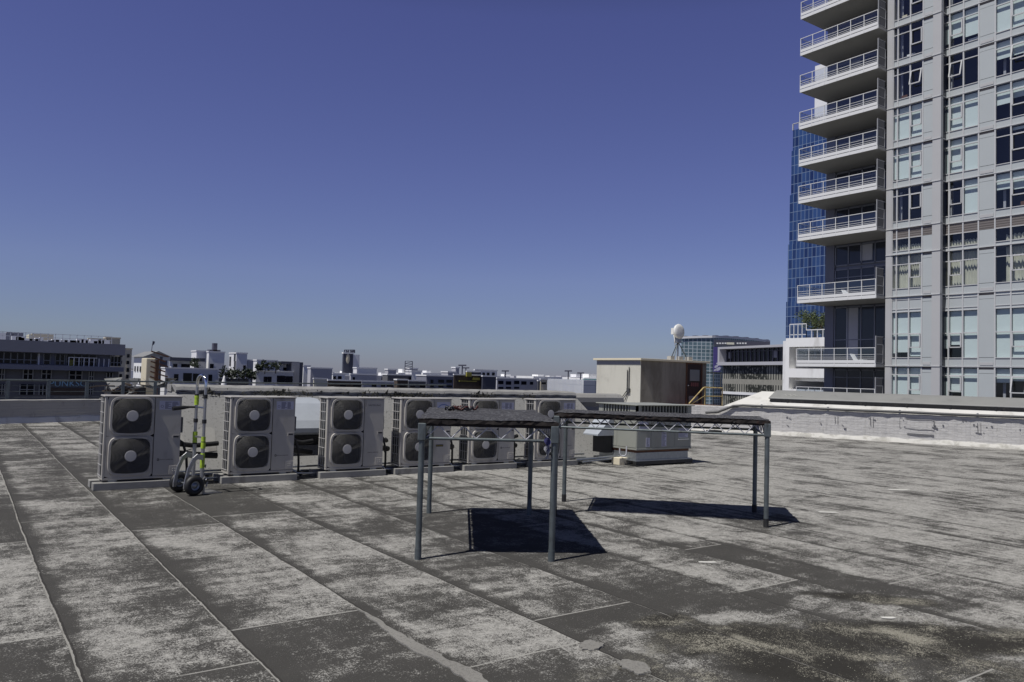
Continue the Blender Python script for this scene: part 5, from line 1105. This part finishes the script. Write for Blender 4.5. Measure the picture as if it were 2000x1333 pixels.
# --- fire damaged shed beyond the left rail
def ruin():
    Yp = 33.0; a, b_ = atY(208, 772, Yp), atY(300, 740, Yp); t = empty('collapsed_shed', (a.x, Yp, 0), 0, 'charred collapsed timber shed beyond the left guard rail', 'shed')
    m = MB(); m.box((a.x+.2, Yp+.3, -2), (b_.x-.2, Yp+2, b_.z-.35)); m.build('charred_wall', M['inkblack'], t)
    r_ = random.Random(4); m = MB(); m2 = MB()
    for k in range(46):
        x = r_.uniform(a.x, b_.x-.5); z = b_.z-.45+r_.uniform(-.3, .22); p = Vector((x, Yp+r_.uniform(-.2, 1), z)); q = p+Vector((r_.uniform(-.7, .7), r_.uniform(-.3, .3), r_.uniform(-.25, .15))); (m if k % 3 else m2).bar(p, q, .07, .04)
    m.build('timber', M['charred'], t)
    for k in range(5):
        m2 = MB() if k else m2; c = Vector((a.x+.3+k*.5, Yp-.1, b_.z-.25)); m2.add([c+Vector((r_.uniform(-.4, .4), r_.uniform(-.1, .3), r_.uniform(-.25, .3))) for _ in range(6)], [(0, 1, 2), (1, 2, 3), (2, 3, 4), (3, 4, 5)]); m2.build('torn_sheet', M['ductcap'], t)
    p, q = atY(286, 700, Yp+1), atY(301, 770, Yp+1); t = empty('masonry_stack', (p.x, Yp+1, -2), 0, 'tall narrow beige masonry stack behind the charred shed', 'chimney')
    m = MB(); m.box((p.x, Yp+1, -3), (q.x, Yp+2, p.z)); m.build('stack_body', M['beige'], t, .03)
    m = MB(); m.box((q.x, Yp+.95, -3), (q.x+.12, Yp+1.4, p.z-.05)); [m.bar((q.x-.2, Yp+.9, 1.2+k*.2), (q.x+.35+.1*(k % 2), Yp+.9, 1.0+k*.2), .05) for k in range(6)]; m.build('rust_flue', M['rust'], t)
ruin()
# --- white and navy modern apartments
t, f = bldg('modern grey and white apartment house with roof terrace, left of the dark trees', 315, 323, 427, 720, 120, M['lightgrey_r'], [(340, 731, 348, 744), (358, 729, 374, 748), (377, 730, 394, 748), (407, 732, 414, 745)],
    extra=[(332, 335, 372, 706, 127, M['white'], [(338, 711, 346, 718), (354, 711, 371, 718)]), (374, 384, 404, 687, 132, M['lightgrey_r']), (404, 408, 439, 688.5, 131, M['lightgrey_r'], [(410, 711, 417, 720)])])
m = MB(); p, q = atD(331, 698, 126), atD(381, 706, 126); m.box((p.x, p.y-.5, q.z), (q.x+2, p.y+5, p.z)); m.build('terrace_roof', M['navy'], t)
m = MB(); p = atD(420, 687, 133); m.box((p.x-.9, p.y, p.z-1), (p.x+.9, p.y+1.5, p.z+.3)); m.box((p.x-.3, p.y, p.z), (p.x+.35, p.y+1, p.z+1.4)); m.build('roof_vent', M['ink'], t)
m = MB(); p, q = atD(312, 697, 140), atD(328, 720, 140); m.box((p.x, p.y, -17), (q.x, p.y+6, p.z)); m.build('navy_wing', M['navy'], t)
t, f = bldg('modern white apartment house with a square stair tower, behind the dark trees', 448, 462, 483, 691, 150, M['lightgrey_r'], [(475, 714, 480, 722)],
    extra=[(482, 483, 497, 705, 152, M['grey_r']), (483, 484, 500, 714, 153, M['lightgrey_r'], [(486, 716, 494, 721)])])
for (xx, yy) in ((459, 697), (450, 706), (459, 715)):
    x0 = f[0]; c = atX(xx, yy, x0); m = MB(); m.box((x0-.08, c.y-.5, c.z-.9), (x0-.01, c.y+.5, c.z+.9)); m.build('window', M['dglass'], t)
t, f = bldg('modern grey apartment house with navy end wall, right of the dark trees', 497, 500, 585, 726, 125, M['lightgrey_r'], [(515, 736, 522, 747), (523, 736, 530, 747), (541, 734, 556, 751), (557, 735, 571, 751)],
    extra=[(495, 502, 542, 705, 140, M['lightgrey_r']), (546, 547, 582, 712, 131, M['white'], [(553, 718, 567, 725)])])
m = MB(); p, q = atD(547, 706, 129), atD(592, 712, 129); m.box((p.x, p.y-.5, q.z), (q.x, p.y+5, p.z)); m.build('terrace_roof', M['navy'], t)
m = MB(); p, q = atD(585.5, 708, 126.5), atD(592, 740, 126.5); m.box((p.x, p.y, -17), (q.x, p.y+8, p.z)); m.build('end_wall', M['navy'], t)
m = MB(); p, q = atD(428, 739, 122), atD(497, 760, 122); m.box((p.x, p.y, -17), (q.x, p.y+.4, p.z)); tag(m.build('fence_wall', M['navy']), 'dark fence wall below the trees between two modern apartment houses', 'fence')
m = MB(); p = atD(437, 757, 45); m.tube([p+Vector((0, 0, -2)), p, p+Vector((0, 0, .12))], [.09, .09, .12], 8); m.lathe(p+Vector((0, 0, .1)), (0, 0, 1), [(.16, 0), (.15, .12), (.07, .42), (.03, .55), (0, .56)], 12); tag(m.build('roof_vent_cowl', M['white']), 'small white pointed vent cowl beyond the mossy curb', 'vent')
def bushy(c, h, w, n, mat, label, name='tree', group=None, trunk=.35, sz=.25, cat='tree'):
    c = Vector(c); t = empty(name, c, 0, label, cat, group); m = MB(); r_ = np.random.default_rng(int(abs(c.x*97+c.y*13)) % 9999)
    m.tube([c, c+Vector((.02*h, 0, h*.3)), c+Vector((-.01*h, 0, h*.75))], [w*.06, w*.045, w*.015], 7)
    tips = []
    for k in range(7):
        a = k*2.4; z0 = h*(trunk*.8+.05*k); tip = c+Vector((w*.38*math.cos(a), w*.38*math.sin(a), h*(trunk+.1+.075*k))); m.tube([c+Vector((0, 0, z0)), tip], [w*.025, w*.008], 5); tips.append(tip)
    m.build('trunk', M['bark'], t)
    m = MB(); cl = [(p+Vector(r_.normal(0, w*.08, 3)), w*r_.uniform(.13, .26)) for p in tips for _ in range(3)]+[(c+Vector((0, 0, h*.9)), w*.18)]
    vs, fs = [], []
    for i in range(n):
        q, rad = cl[i % len(cl)]; d = Vector(r_.normal(0, 1, 3)); d.normalize(); p = q+d*rad*r_.random()**.4; s = sz*r_.uniform(.6, 1.3)
        a, b_ = Vector(r_.normal(0, s, 3)), Vector(r_.normal(0, s, 3)); m.add([p, p+a, p+a*.5+b_, p+b_*.6-a*.2], [(0, 1, 2, 3)])
    m.build('crown', mat, t)
for (px, yb, yt, w, lab) in [(440, 745, 718, 5.5, 'dark slim tree at the left end of the trees between the modern apartments'), (452, 742, 722, 5, 'low dark bushy tree second from the left between the modern apartments'), (466, 744, 721, 6, 'broad dark tree in the middle of the trees between the modern apartments'), (481, 744, 722, 5, 'dark tree second from the right between the modern apartments'), (491, 744, 723, 4.5, 'dark slim tree at the right end of the trees between the modern apartments'),
                             (379, 720, 700, 4, 'small green tree on the left apartment terrace'), (505, 724, 712, 2.6, 'dark pointed shrub on the right apartment terrace'), (517, 725, 705, 4, 'thin leafy tree on the right apartment terrace'), (538, 724, 708, 5, 'round leafy tree on the right apartment terrace by the navy roof')]:
    D = 121.5 if yb > 730 else 124; p, q = atD(px, yb+6, D), atD(px, yt, D); bushy(p, q.z-p.z, w*.30, 520, M['leafdark'], lab, group='trees on and between the apartment terraces', sz=.11)
# --- mid distance town, left to right
TOWN = [
 ('tall grey slab right of the navy end wall with roof equipment', 601, 607, 649, 720, 170, 'grey_r', [], [(592, 593, 606, 716, 176, 'white')]),
 ('cream box building with a stepped left top in front of the grey slab', 612, 613, 640, 741, 110, 'offwhite', [], []),
 ('white building with four windows below the dark advertising tower', 648, 650, 674, 731, 190, 'white', [(651, 735, 656, 741), (660, 735, 667, 741)], []),
 ('pale grey flat building with a wide upper storey right of the dark advertising tower', 683, 685, 736, 732, 200, 'grey_r', [(689, 737, 693, 743), (745, 737, 748, 743)], [(690, 697, 736, 720, 205, 'lightgrey_r')]),
 ('low brown weathered building behind the curb below the white windows', 640, 641, 706, 744, 105, 'brown', [(664, 752, 675, 756), (690, 751, 706, 756)], []),
 ('low grey house with three dark openings beside the brown building', 706, 707, 770, 746, 112, 'grey_r', [(726, 752, 735, 756), (744, 752, 752, 756), (755, 752, 768, 756)], []),
 ('cream sided grey building in front of the lattice mast', 747, 757, 804, 733, 180, 'darkgrey_r', [(798, 737, 803, 743)], [(752, 758, 774, 723, 186, 'grey_r')]),
 ('white stepped building under the lattice mast', 792, 804, 823, 726, 215, 'lightgrey_r', [], [(792, 800, 816, 721, 222, 'grey_r')]),
 ('small striped brown kiosk building behind the curb', 770, 776, 797, 743, 108, 'brown', [(780, 752, 792, 757)], []),
 ('brown low building right of the small striped kiosk', 797, 798, 832, 745, 114, 'darkgrey_r', [(801, 754, 810, 757), (820, 753, 831, 757)], []),
 ('blue grey apartment row with white balcony boxes, left of the brown netted building', 813, 833, 886, 735, 160, 'slate', [(841, 742, 846, 749), (856, 742, 867, 748), (872, 742, 883, 748), (840, 753, 847, 757), (856, 753, 866, 757), (872, 753, 883, 757)], [(862, 875, 890, 728, 175, 'grey_r'), (882, 890, 897, 719.5, 178, 'grey_r')]),
 ('brown netted building under construction with yellow wrap', 886, 887, 942, 733, 150, 'brown', [], [(911, 912, 940, 727, 153, 'darkgrey_r')]),
 ('dark grey blank building right of the netted building', 941, 943, 969, 736, 152, 'navy', [], []),
 ('white long topped building with three dark windows behind the netted building', 926, 928, 971, 724, 190, 'white', [(942, 728, 947, 734), (951, 728, 956, 734), (961, 728, 966, 734)], []),
 ('grey apartment row with pairs of dark windows, right of the netted building', 969, 971, 1052, 740, 170, 'grey_r', [(973, 744, 983, 751), (988, 745, 998, 752), (1004, 744, 1014, 751), (1018, 745, 1028, 752), (1035, 746, 1041, 752), (973, 756, 983, 760), (988, 756, 998, 760), (1004, 756, 1014, 760)], [(1050, 1051, 1055, 745, 172, 'darkgrey_r')]),
 ('beige grey block between the apartment row and the white glass hall', 1055, 1056, 1069, 742, 175, 'beige', [(1058, 747, 1066, 751)], []),
 ('teal banded low building left of the cream stair house', 1139, 1141, 1170, 740, 230, 'teal', [(1142, 755, 1168, 758)], []),
]
for (lab, xl, xc, xr, yt, D, mat, rects, ex) in TOWN:
    bldg(lab, xl, xc, xr, yt, D, M[mat], rects, group='city buildings beyond the roof', extra=[(e[0], e[1], e[2], e[3], e[4], M[e[5]]) for e in ex])
nb = [o for o in bpy.data.objects if o.get('label', '').startswith('brown netted')][0]
for xa, ya, xb, yb in ((911, 727, 920, 736), (923, 738, 936, 743), (897, 744, 930, 746)):
    yy = (nb.location.y)-.35; p, q = atY(xa, ya, yy), atY(xb, yb, yy); m = MB(); m.box((p.x, yy-.2, q.z), (q.x, yy+.2, p.z)); m.build('yellow_wrap', M['yellowsign'], nb)
t, f = bldg('pale grey tower far behind with a dark portrait hoarding', 669, 671, 690, 691, 420, M['navy'], name='advertising_tower')
p = atD(671, 691, 419); x0 = p.x
m = MB(); a, b_ = atY(690, 690, f[1]), atY(697, 690, f[1]+4); m.box((a.x, f[1]+.2, -17), (b_.x, f[1]+12, f[2]-.3)); m.build('side_panel', M['lightgrey_r'], t)
m = MB(); c = atY(679.5, 701, f[1]); m.lathe((c.x, f[1]-.05, c.z), (0, -1, 0), [(0, .1), (.9, .1), (1.0, 0)], 16); m.v = [Vector((c.x+(v.x-c.x)*1.1, v.y, c.z+(v.z-c.z)*2.6)) for v in m.v]; m.build('hoarding_picture', M['beige'], t)
m = MB()
for k, px in enumerate((673, 676.5, 681, 685, 689, 692.5)):
    a, b_ = atY(px, 690, f[1]+2), atY(px, 683.5, f[1]+2); m.bar(a, b_, .5)
    if k in (1, 3, 4): m.bar(b_, atY(px+3, 689, f[1]+2), .4)
m.bar(atY(673, 684, f[1]+2), atY(693, 684, f[1]+2), .35); m.build('sign_frame', M['ink'], t)
m = MB(); c = atD(798, 721, 216); w = 1.1
for dx in (-w, w): m.bar(c+Vector((dx, 0, -1)), c+Vector((dx, 0, 2.1)), .16)
for k in range(3): m.bar(c+Vector((-w, 0, k*.7)), c+Vector((w, 0, .7+k*.7)), .1); m.bar(c+Vector((-w, 0, .7+k*.7)), c+Vector((w, 0, .7+k*.7)), .1)
tag(m.build('lattice_mast', M['ink']), 'small dark lattice mast on the white stepped building', 'mast')
# white glass hall
C = atD(1069, 740, 236); C2 = atD(1140, 743, 180); t = empty('glass_hall', (C.x, C.y, -17), 0, 'long bright white gridded glass hall left of the cream stair house', 'building')
bk = Vector((30, 12, 0)); m = MB(); m.prism([(C.x, C.y, -17), (C2.x, C2.y, -17), (C2.x+bk.x, C2.y+bk.y, -17), (C.x+bk.x, C.y+bk.y, -17)], (0, 0, C.z+17))
M['hallgrid'] = gridmat('white_glass_grid', (.78, .80, .81), (.70, .72, .75), (.45, .47, .50), 2.6, 2.0, .16, 'Y', .3, .1); m.build('glass_wall', M['hallgrid'], t)
for (px, yt, yb, D, lab) in [(903, 714, 733, 260, 'thin floodlight mast behind the netted building, left of a pair'), (910, 719, 733, 300, 'shorter floodlight mast behind the netted building, right of a pair'), (987, 725, 742, 280, 'thin floodlight mast above the grey apartment row'), (1110, 725, 742, 280, 'thin floodlight mast above the white glass hall, left one'), (1134, 729, 742, 300, 'thin floodlight mast above the right end of the white glass hall')]:
    a, b_ = atD(px, yb, D), atD(px, yt, D); m = MB(); m.bar(Vector((b_.x, b_.y, -17)), b_, .3); m.bar(b_-rt*1.3, b_+rt*1.3, .45); tag(m.build('floodlight_mast', M['ink']), lab, 'light mast', 'floodlight masts on the skyline')
p = atD(1153, 762, 200); q = atD(1153, 752, 200)
def palm(c, h, lab):
    t = empty('palm_tree', c, 0, lab, 'palm'); c = Vector(c); m = MB(); m.tube([c, c+Vector((0, 0, h))], [.3, .22], 6); m.build('trunk', M['bark'], t); m = MB(); o = c+Vector((0, 0, h))
    for k in range(22):
        a = k*2.4; el = .7-.06*k; d = Vector((math.cos(a)*math.cos(el), math.sin(a)*math.cos(el), math.sin(el))); s = d.cross(Vector((0, 0, 1))).normalized()*.18
        m.add([o-s, o+s, o+d*1.3+s+Vector((0, 0, -.1)), o+d*1.3-s+Vector((0, 0, -.1)), o+d*2.1+Vector((0, 0, -.7))], [(0, 1, 2, 3), (3, 2, 4)])
    m.build('crown', M['leafdark'], t)
palm((p.x, p.y, -17), q.z+17, 'small dark palm in front of the teal banded building')
# far skyline filler behind the rows
def far_row():
    r_ = random.Random(21); k = 0
    for px in range(250, 1160, 24):
        D = r_.uniform(300, 520); top = 719+.029*(px-400)*.55+r_.uniform(2, 9) if px < 700 else 737+r_.uniform(-2, 3)
        if 600 < px < 900: top = 731+r_.uniform(-4, 4)
        C = atD(px, top, D); w = r_.uniform(9, 20)*D/300; m = MB(); m.box((C.x, C.y, -17), (C.x+w, C.y+12, C.z)); m.box((C.x+w*.3, C.y+3, C.z), (C.x+w*.5, C.y+7, C.z+r_.uniform(.5, 2)))
        m.build('far_buildings', [M['lightgrey_r'], M['white'], M['white'], M['grey_r']][k % 4]); k += 1
        bpy.data.objects[-1] if False else None
far_objs0 = set(o.name for o in bpy.data.objects); far_row()
fo = [o for o in bpy.data.objects if o.name not in far_objs0]
for o in fo: tag(o, 'far low pale or grey building on the skyline behind the nearer town', 'building', 'far buildings on the skyline')
# ------------------------------------------------------------------ right of the stair house: blue curved glass hall, grey office, white podium, blue tower
def glass_drum():
    K = 2.6; C = atD(1395, 664, 150*K); t = empty('glass_drum_building', (C.x, C.y, -17), 0, 'low teal glass building with white grid, purple banner and a curved roof line', 'building')
    N = 26; pts = []
    for k in range(N+1):
        f = k/N; px = 1331+(1504-1331)*f; d = K*(150+24*max(0, f-.35)**1.2); pts.append(atD(px, 662+7*f**2-3.0*math.sin(math.pi*f), d))
    m = MB(); vs = []
    for p in pts: vs += [(p.x, p.y, -17), (p.x, p.y, p.z)]
    m.add(vs, [(2*i, 2*i+2, 2*i+3, 2*i+1) for i in range(N)])
    dv = Vector((ray(1331, 700).x, ray(1331, 700).y, 0)).normalized()*60; dv += Vector((.6, -.4, 0))*4; p0 = pts[0]
    m.add([(p0.x, p0.y, -17), tuple(p0), tuple(p0+dv), (p0.x+dv.x, p0.y+dv.y, -17)], [(0, 1, 2, 3)])
    M['drum'] = gridmat('teal_glass_grid', (.10, .155, .185), (.15, .22, .26), (.44, .49, .52), 1.75, 1.75, .26, 'X', .3, .4); m.build('glass_wall', M['drum'], t)
    m = MB(); n = len(pts); b2 = [p+dv for p in pts]
    m.add(pts+b2, [(i, i+1, n+i+1, n+i) for i in range(n-1)]); up_ = Vector((0, 0, 1.0)); o = -dv*.01
    m.add([p+o for p in pts]+[p+o+up_ for p in pts]+[p+dv*.05+up_ for p in pts], [(i, i+1, n+i+1, n+i) for i in range(n-1)]+[(n+i, n+i+1, 2*n+i+1, 2*n+i) for i in range(n-1)]); m.build('roof', M['lightgrey_r'], t)
    for k in range(1, N, 3): q = pts[k]+dv*.06; m = MB(); m.box(q+Vector((0, 0, .8)), q+Vector((2.2, 2, 1.5))); m.build('roof_plant', M['ink'], t)
    def slab(x0, y0_, x1, y1_, name, mat, d):
        p, q = atD(x0, y0_, d*K), atD(x1, y1_, d*K); m = MB(); m.prism([p, Vector((q.x, q.y, p.z)), q, Vector((p.x, p.y, q.z))], (fw*.6).to_tuple()); return m.build(name, mat, t)
    slab(1395, 664, 1455, 677.5, 'dark_banner', M['navy'], 147); slab(1455.2, 666.5, 1504, 682, 'dark_fascia', M['ink'], 148)
    slab(1394, 678, 1407, 727, 'purple_banner', M['purple'], 146.5); slab(1420, 669, 1434, 673.5, 'banner_panel', M['offwhite'], 146)
    m = MB()
    for k in range(11):
        px = 1400+k*5.2+(3 if k > 3 else 0)
        if 1418 < px < 1435: continue
        p, q = atD(px, 669.5, 146*K), atD(px+3, 672.3, 146*K); m.prism([p, Vector((q.x, q.y, p.z)), q, Vector((p.x, p.y, q.z))], (fw*.4).to_tuple())
    m.build('banner_marks', M['white'], t)
    m = MB()
    for (px, py, sz) in ((1399, 716, .8), (1403, 721, 1.0), (1397, 723, .6), (1401, 710, .5), (1404, 713, .4)):
        c = atD(px, py, 146*K); m.add([c+rt*sz*math.cos(a)*1.3+up*sz*math.sin(a*1.0+.5) for a in (0, 1.1, 2.3, 3.4, 4.4, 5.3)], [(0, 1, 2, 3, 4, 5)])
    m.build('banner_picture', M['paper'], t)
glass_drum()
def office():
    C = atD(1402, 678, 95); C = Vector((C.x, C.y, C.z)); d = ray(465, 720); ex = -Vector((d.x, d.y, 0)).normalized(); ey = Vector((-ex.y, ex.x, 0))
    if ey.dot(fw) < 0: ey = -ey
    F = Matrix(((ex.x, ey.x, 0, C.x), (ex.y, ey.y, 0, C.y), (0, 0, 1, 0), (0, 0, 0, 1)))
    t = empty('grey_office', (C.x, C.y, -17), 0, 'grey framed office with a dark strip window above a patterned screen wall', 'building')
    def X(px):
        r_ = ray(px, 700); return (C.y*r_.x-C.x*r_.y)/(ex.x*r_.y-ex.y*r_.x)
    zz = lambda py: (C+Vector((0, 0, 0))).z-(py-678)/FPX*95
    L = X(1543); zt, z1, z2, z0 = zz(678.5), zz(682.5), zz(708), zz(714)
    m = MB(F); m.box((0, 0, z1), (L, 14, zt)); m.box((0, 0, z0), (L, 14, z2)); m.box((0, 0, z2), (.35, 14, z1)); m.build('frame', M['grey_r'], t)
    m = MB(F); m.box((.35, 1.0, z2), (L, 1.1, z1)); g = m.build('strip_window', M['dglass'], t)
    m = MB(F); n = 17
    for k in range(n): x = .5+(L-.6)*k/(n-1); m.box((x-.06, .9, z2), (x+.06, 1.0, z1))
    m.box((.35, .92, z2+(z1-z2)*.78), (L, 1.0, z2+(z1-z2)*.82)); m.build('mullion', M['ink'], g)
    m = MB(F); [m.box((L*q, .96, z2+.3*(z1-z2)), (L*q+L*.045, .985, z1-.3)) for q in (.06, .70)]; m.build('blind', M['slate'], g)
    b = NB('perforated_screen'); p = b.pos(); sp = b.n('ShaderNodeSeparateXYZ'); b.set(sp.inputs[0], p)
    run = b.m('ADD', b.m('MULTIPLY', sp.outputs['X'], ex.x), b.m('MULTIPLY', sp.outputs['Y'], ex.y))
    fr = b.m('FRACT', b.m('MULTIPLY', run, 2.3)); bars = b.m('LESS_THAN', fr, .5)
    n1 = b.step(b.noise(b.pos(True, (1, 1, .7)), .33, 3, .5), .36, .46); n2 = b.step(b.noise(p, 3.0, 3, .7), .40, .5)
    h = z0-zz(770); zb = b.m('DIVIDE', b.m('SUBTRACT', z0, sp.outputs['Z']), h); solid = b.m('MULTIPLY', b.m('GREATER_THAN', zb, .46), b.m('LESS_THAN', zb, .63))
    c = b.mix(bars, (.05, .05, .045), (.29, .285, .245)); c = b.mix(b.m('MULTIPLY', n1, n2), c, (.016, .018, .013)); c = b.mix(solid, c, b.mix(b.m('MULTIPLY', b.noise(p, 2.5, 3), .7), (.33, .32, .28), (.14, .135, .115)))
    M['screen'] = b.done(c, .7)
    m = MB(F); m.box((.3, .5, -17), (L, 12, z0)); m.build('screen_wall', M['screen'], t)
    m = MB(F); m.box((.3, .40, zz(769)), (L, .5, zz(764))); m.build('sill', M['lightgrey_r'], t)
    m = MB(F); a = X(1510); m.tube([(a, 3, zt), (a, 3, zt+.9)], .06, 5); m.tube([(a-1, 3, zt+.4), (a+2.5, 3, zt+.75)], .06, 5); m.build('antenna', M['ink'], t)
    m = MB(F); m.box((L-.5, -.5, -17), (L+.1, .2, zt+.3)); m.build('white_fin', M['white'], t)
office()
def podium():
    Xp = 66.0; t = empty('white_podium', (Xp, 44, -17), 0, 'white terraced podium between the grey office and the apartment tower', 'building')
    a = lambda px, py: atX(px, py, Xp); yl = a(1541, 700).y; yr = a(1640, 700).y
    z = lambda py: a(1541, py).z
    for yt, yb in ((661, 678), (720, 737.5), (760, 780)):
        m = MB(); m.box((Xp, yr, z(yb)), (Xp+1, yl, z(yt))); m.build('balcony_wall', M['white'], t)
    for yt in (678.5, 738):
        m = MB(); m.box((Xp+1, yr, z(yt)-.3), (Xp+7, yl, z(yt))); m.build('slab', M['white'], t)
    m = MB(); m.box((Xp+6.9, yr, -17), (Xp+12, yl, z(661))); m.build('rear_wall', M['darkgrey_r'], t)
    m = MB(); m.box((Xp+.02, yl, -17), (Xp+7, yl+.4, z(661))); m.build('end_wall', M['white'], t)
    y2 = a(1574, 650).y; zr = z(661)
    m = MB(); m.box((Xp+.2, yr, zr-.25), (Xp+6.9, yl, zr-.05)); m.build('terrace', M['concrete'], t)
    for (ya, yb, dz, k) in ((y2, yl, .0, 4), (yr, y2, -.6, 6)):
        m = MB()
        for q in range(k+1): y = ya+(yb-ya)*q/k; m.box((Xp+.05, y-.03, zr+dz-.3), (Xp+.1, y+.03, zr+1.35+dz))
        m.box((Xp+.04, ya, zr+1.3+dz), (Xp+.11, yb, zr+1.38+dz)); m.box((Xp+.05, ya, zr+.3+dz), (Xp+.1, yb, zr+.36+dz)); r = m.build('railing', M['lightgrey_r'], t)
        m = MB(); m.quad((Xp+.07, ya, zr+dz), (Xp+.07, yb, zr+dz), (Xp+.07, yb, zr+1.3+dz), (Xp+.07, ya, zr+1.3+dz)); m.build('rail_glass', M['balglass'], r)
    y = a(1567, 650).y; bushy((Xp+2, y, zr), atX(1567, 607, Xp+2).z-zr, 2.5, 2600, M['leaf'], 'round leafy tree on the white podium terrace, left one', sz=.06, trunk=.3)
    y = atX(1606, 650, Xp+2).y; bushy((Xp+2, y, zr-.4), atX(1606, 612, Xp+2).z-zr+.4, 2.0, 1800, M['leaf'], 'leafy tree on the white podium half hidden by the apartment tower', sz=.06, trunk=.3)
podium()
def blue_tower():
    Xp = 125.0; a = lambda px, py: atX(px, py, Xp); p = a(1549, 248); q = a(1640, 248); t = empty('blue_glass_tower', (Xp, p.y, -17), 0, 'tall blue glass tower behind the balconies of the grey apartment tower', 'building')
    M['blueg'] = gridmat('blue_glass_grid', (.011, .026, .10), (.045, .10, .26), (.16, .22, .33), .82, 1.75, .09, 'Y', .5, .6)
    b = 0
    levels = [256, 296, 382, 478, 590, 700, 800]
    for k in range(6):
        z1, z0 = a(1546, levels[k]).z, a(1546, levels[k+1]).z
        if k == 5: z0 = -17
        off = .16*k; m = MB(); m.box((Xp-.12*k, q.y, z0), (Xp+18, p.y+off, z1)); m.build('glass_face', M['blueg'], t)
    zt = a(1546, 256).z; m = MB(); m.box((Xp+1, q.y, zt-3), (Xp+1.3, p.y-1.5, zt+.0)); n = 8
    for k in range(n): y = q.y+(p.y-q.y)*k/(n-1); m.box((Xp-.1, y-.1, zt), (Xp+.1, y+.1, zt+1.2))
    m.box((Xp-.1, q.y, zt+1.1), (Xp+.1, p.y, zt+1.25)); m.build('crown_screen', M['grey_r'], t)
    c = atX(1592, 130, Xp+6); d = atX(1625, 130, Xp+6); m = MB(); m.box((Xp+6, d.y, zt-2), (Xp+16, c.y, c.z)); m.build('plant_room', M['lightgrey_r'], t)
blue_tower()
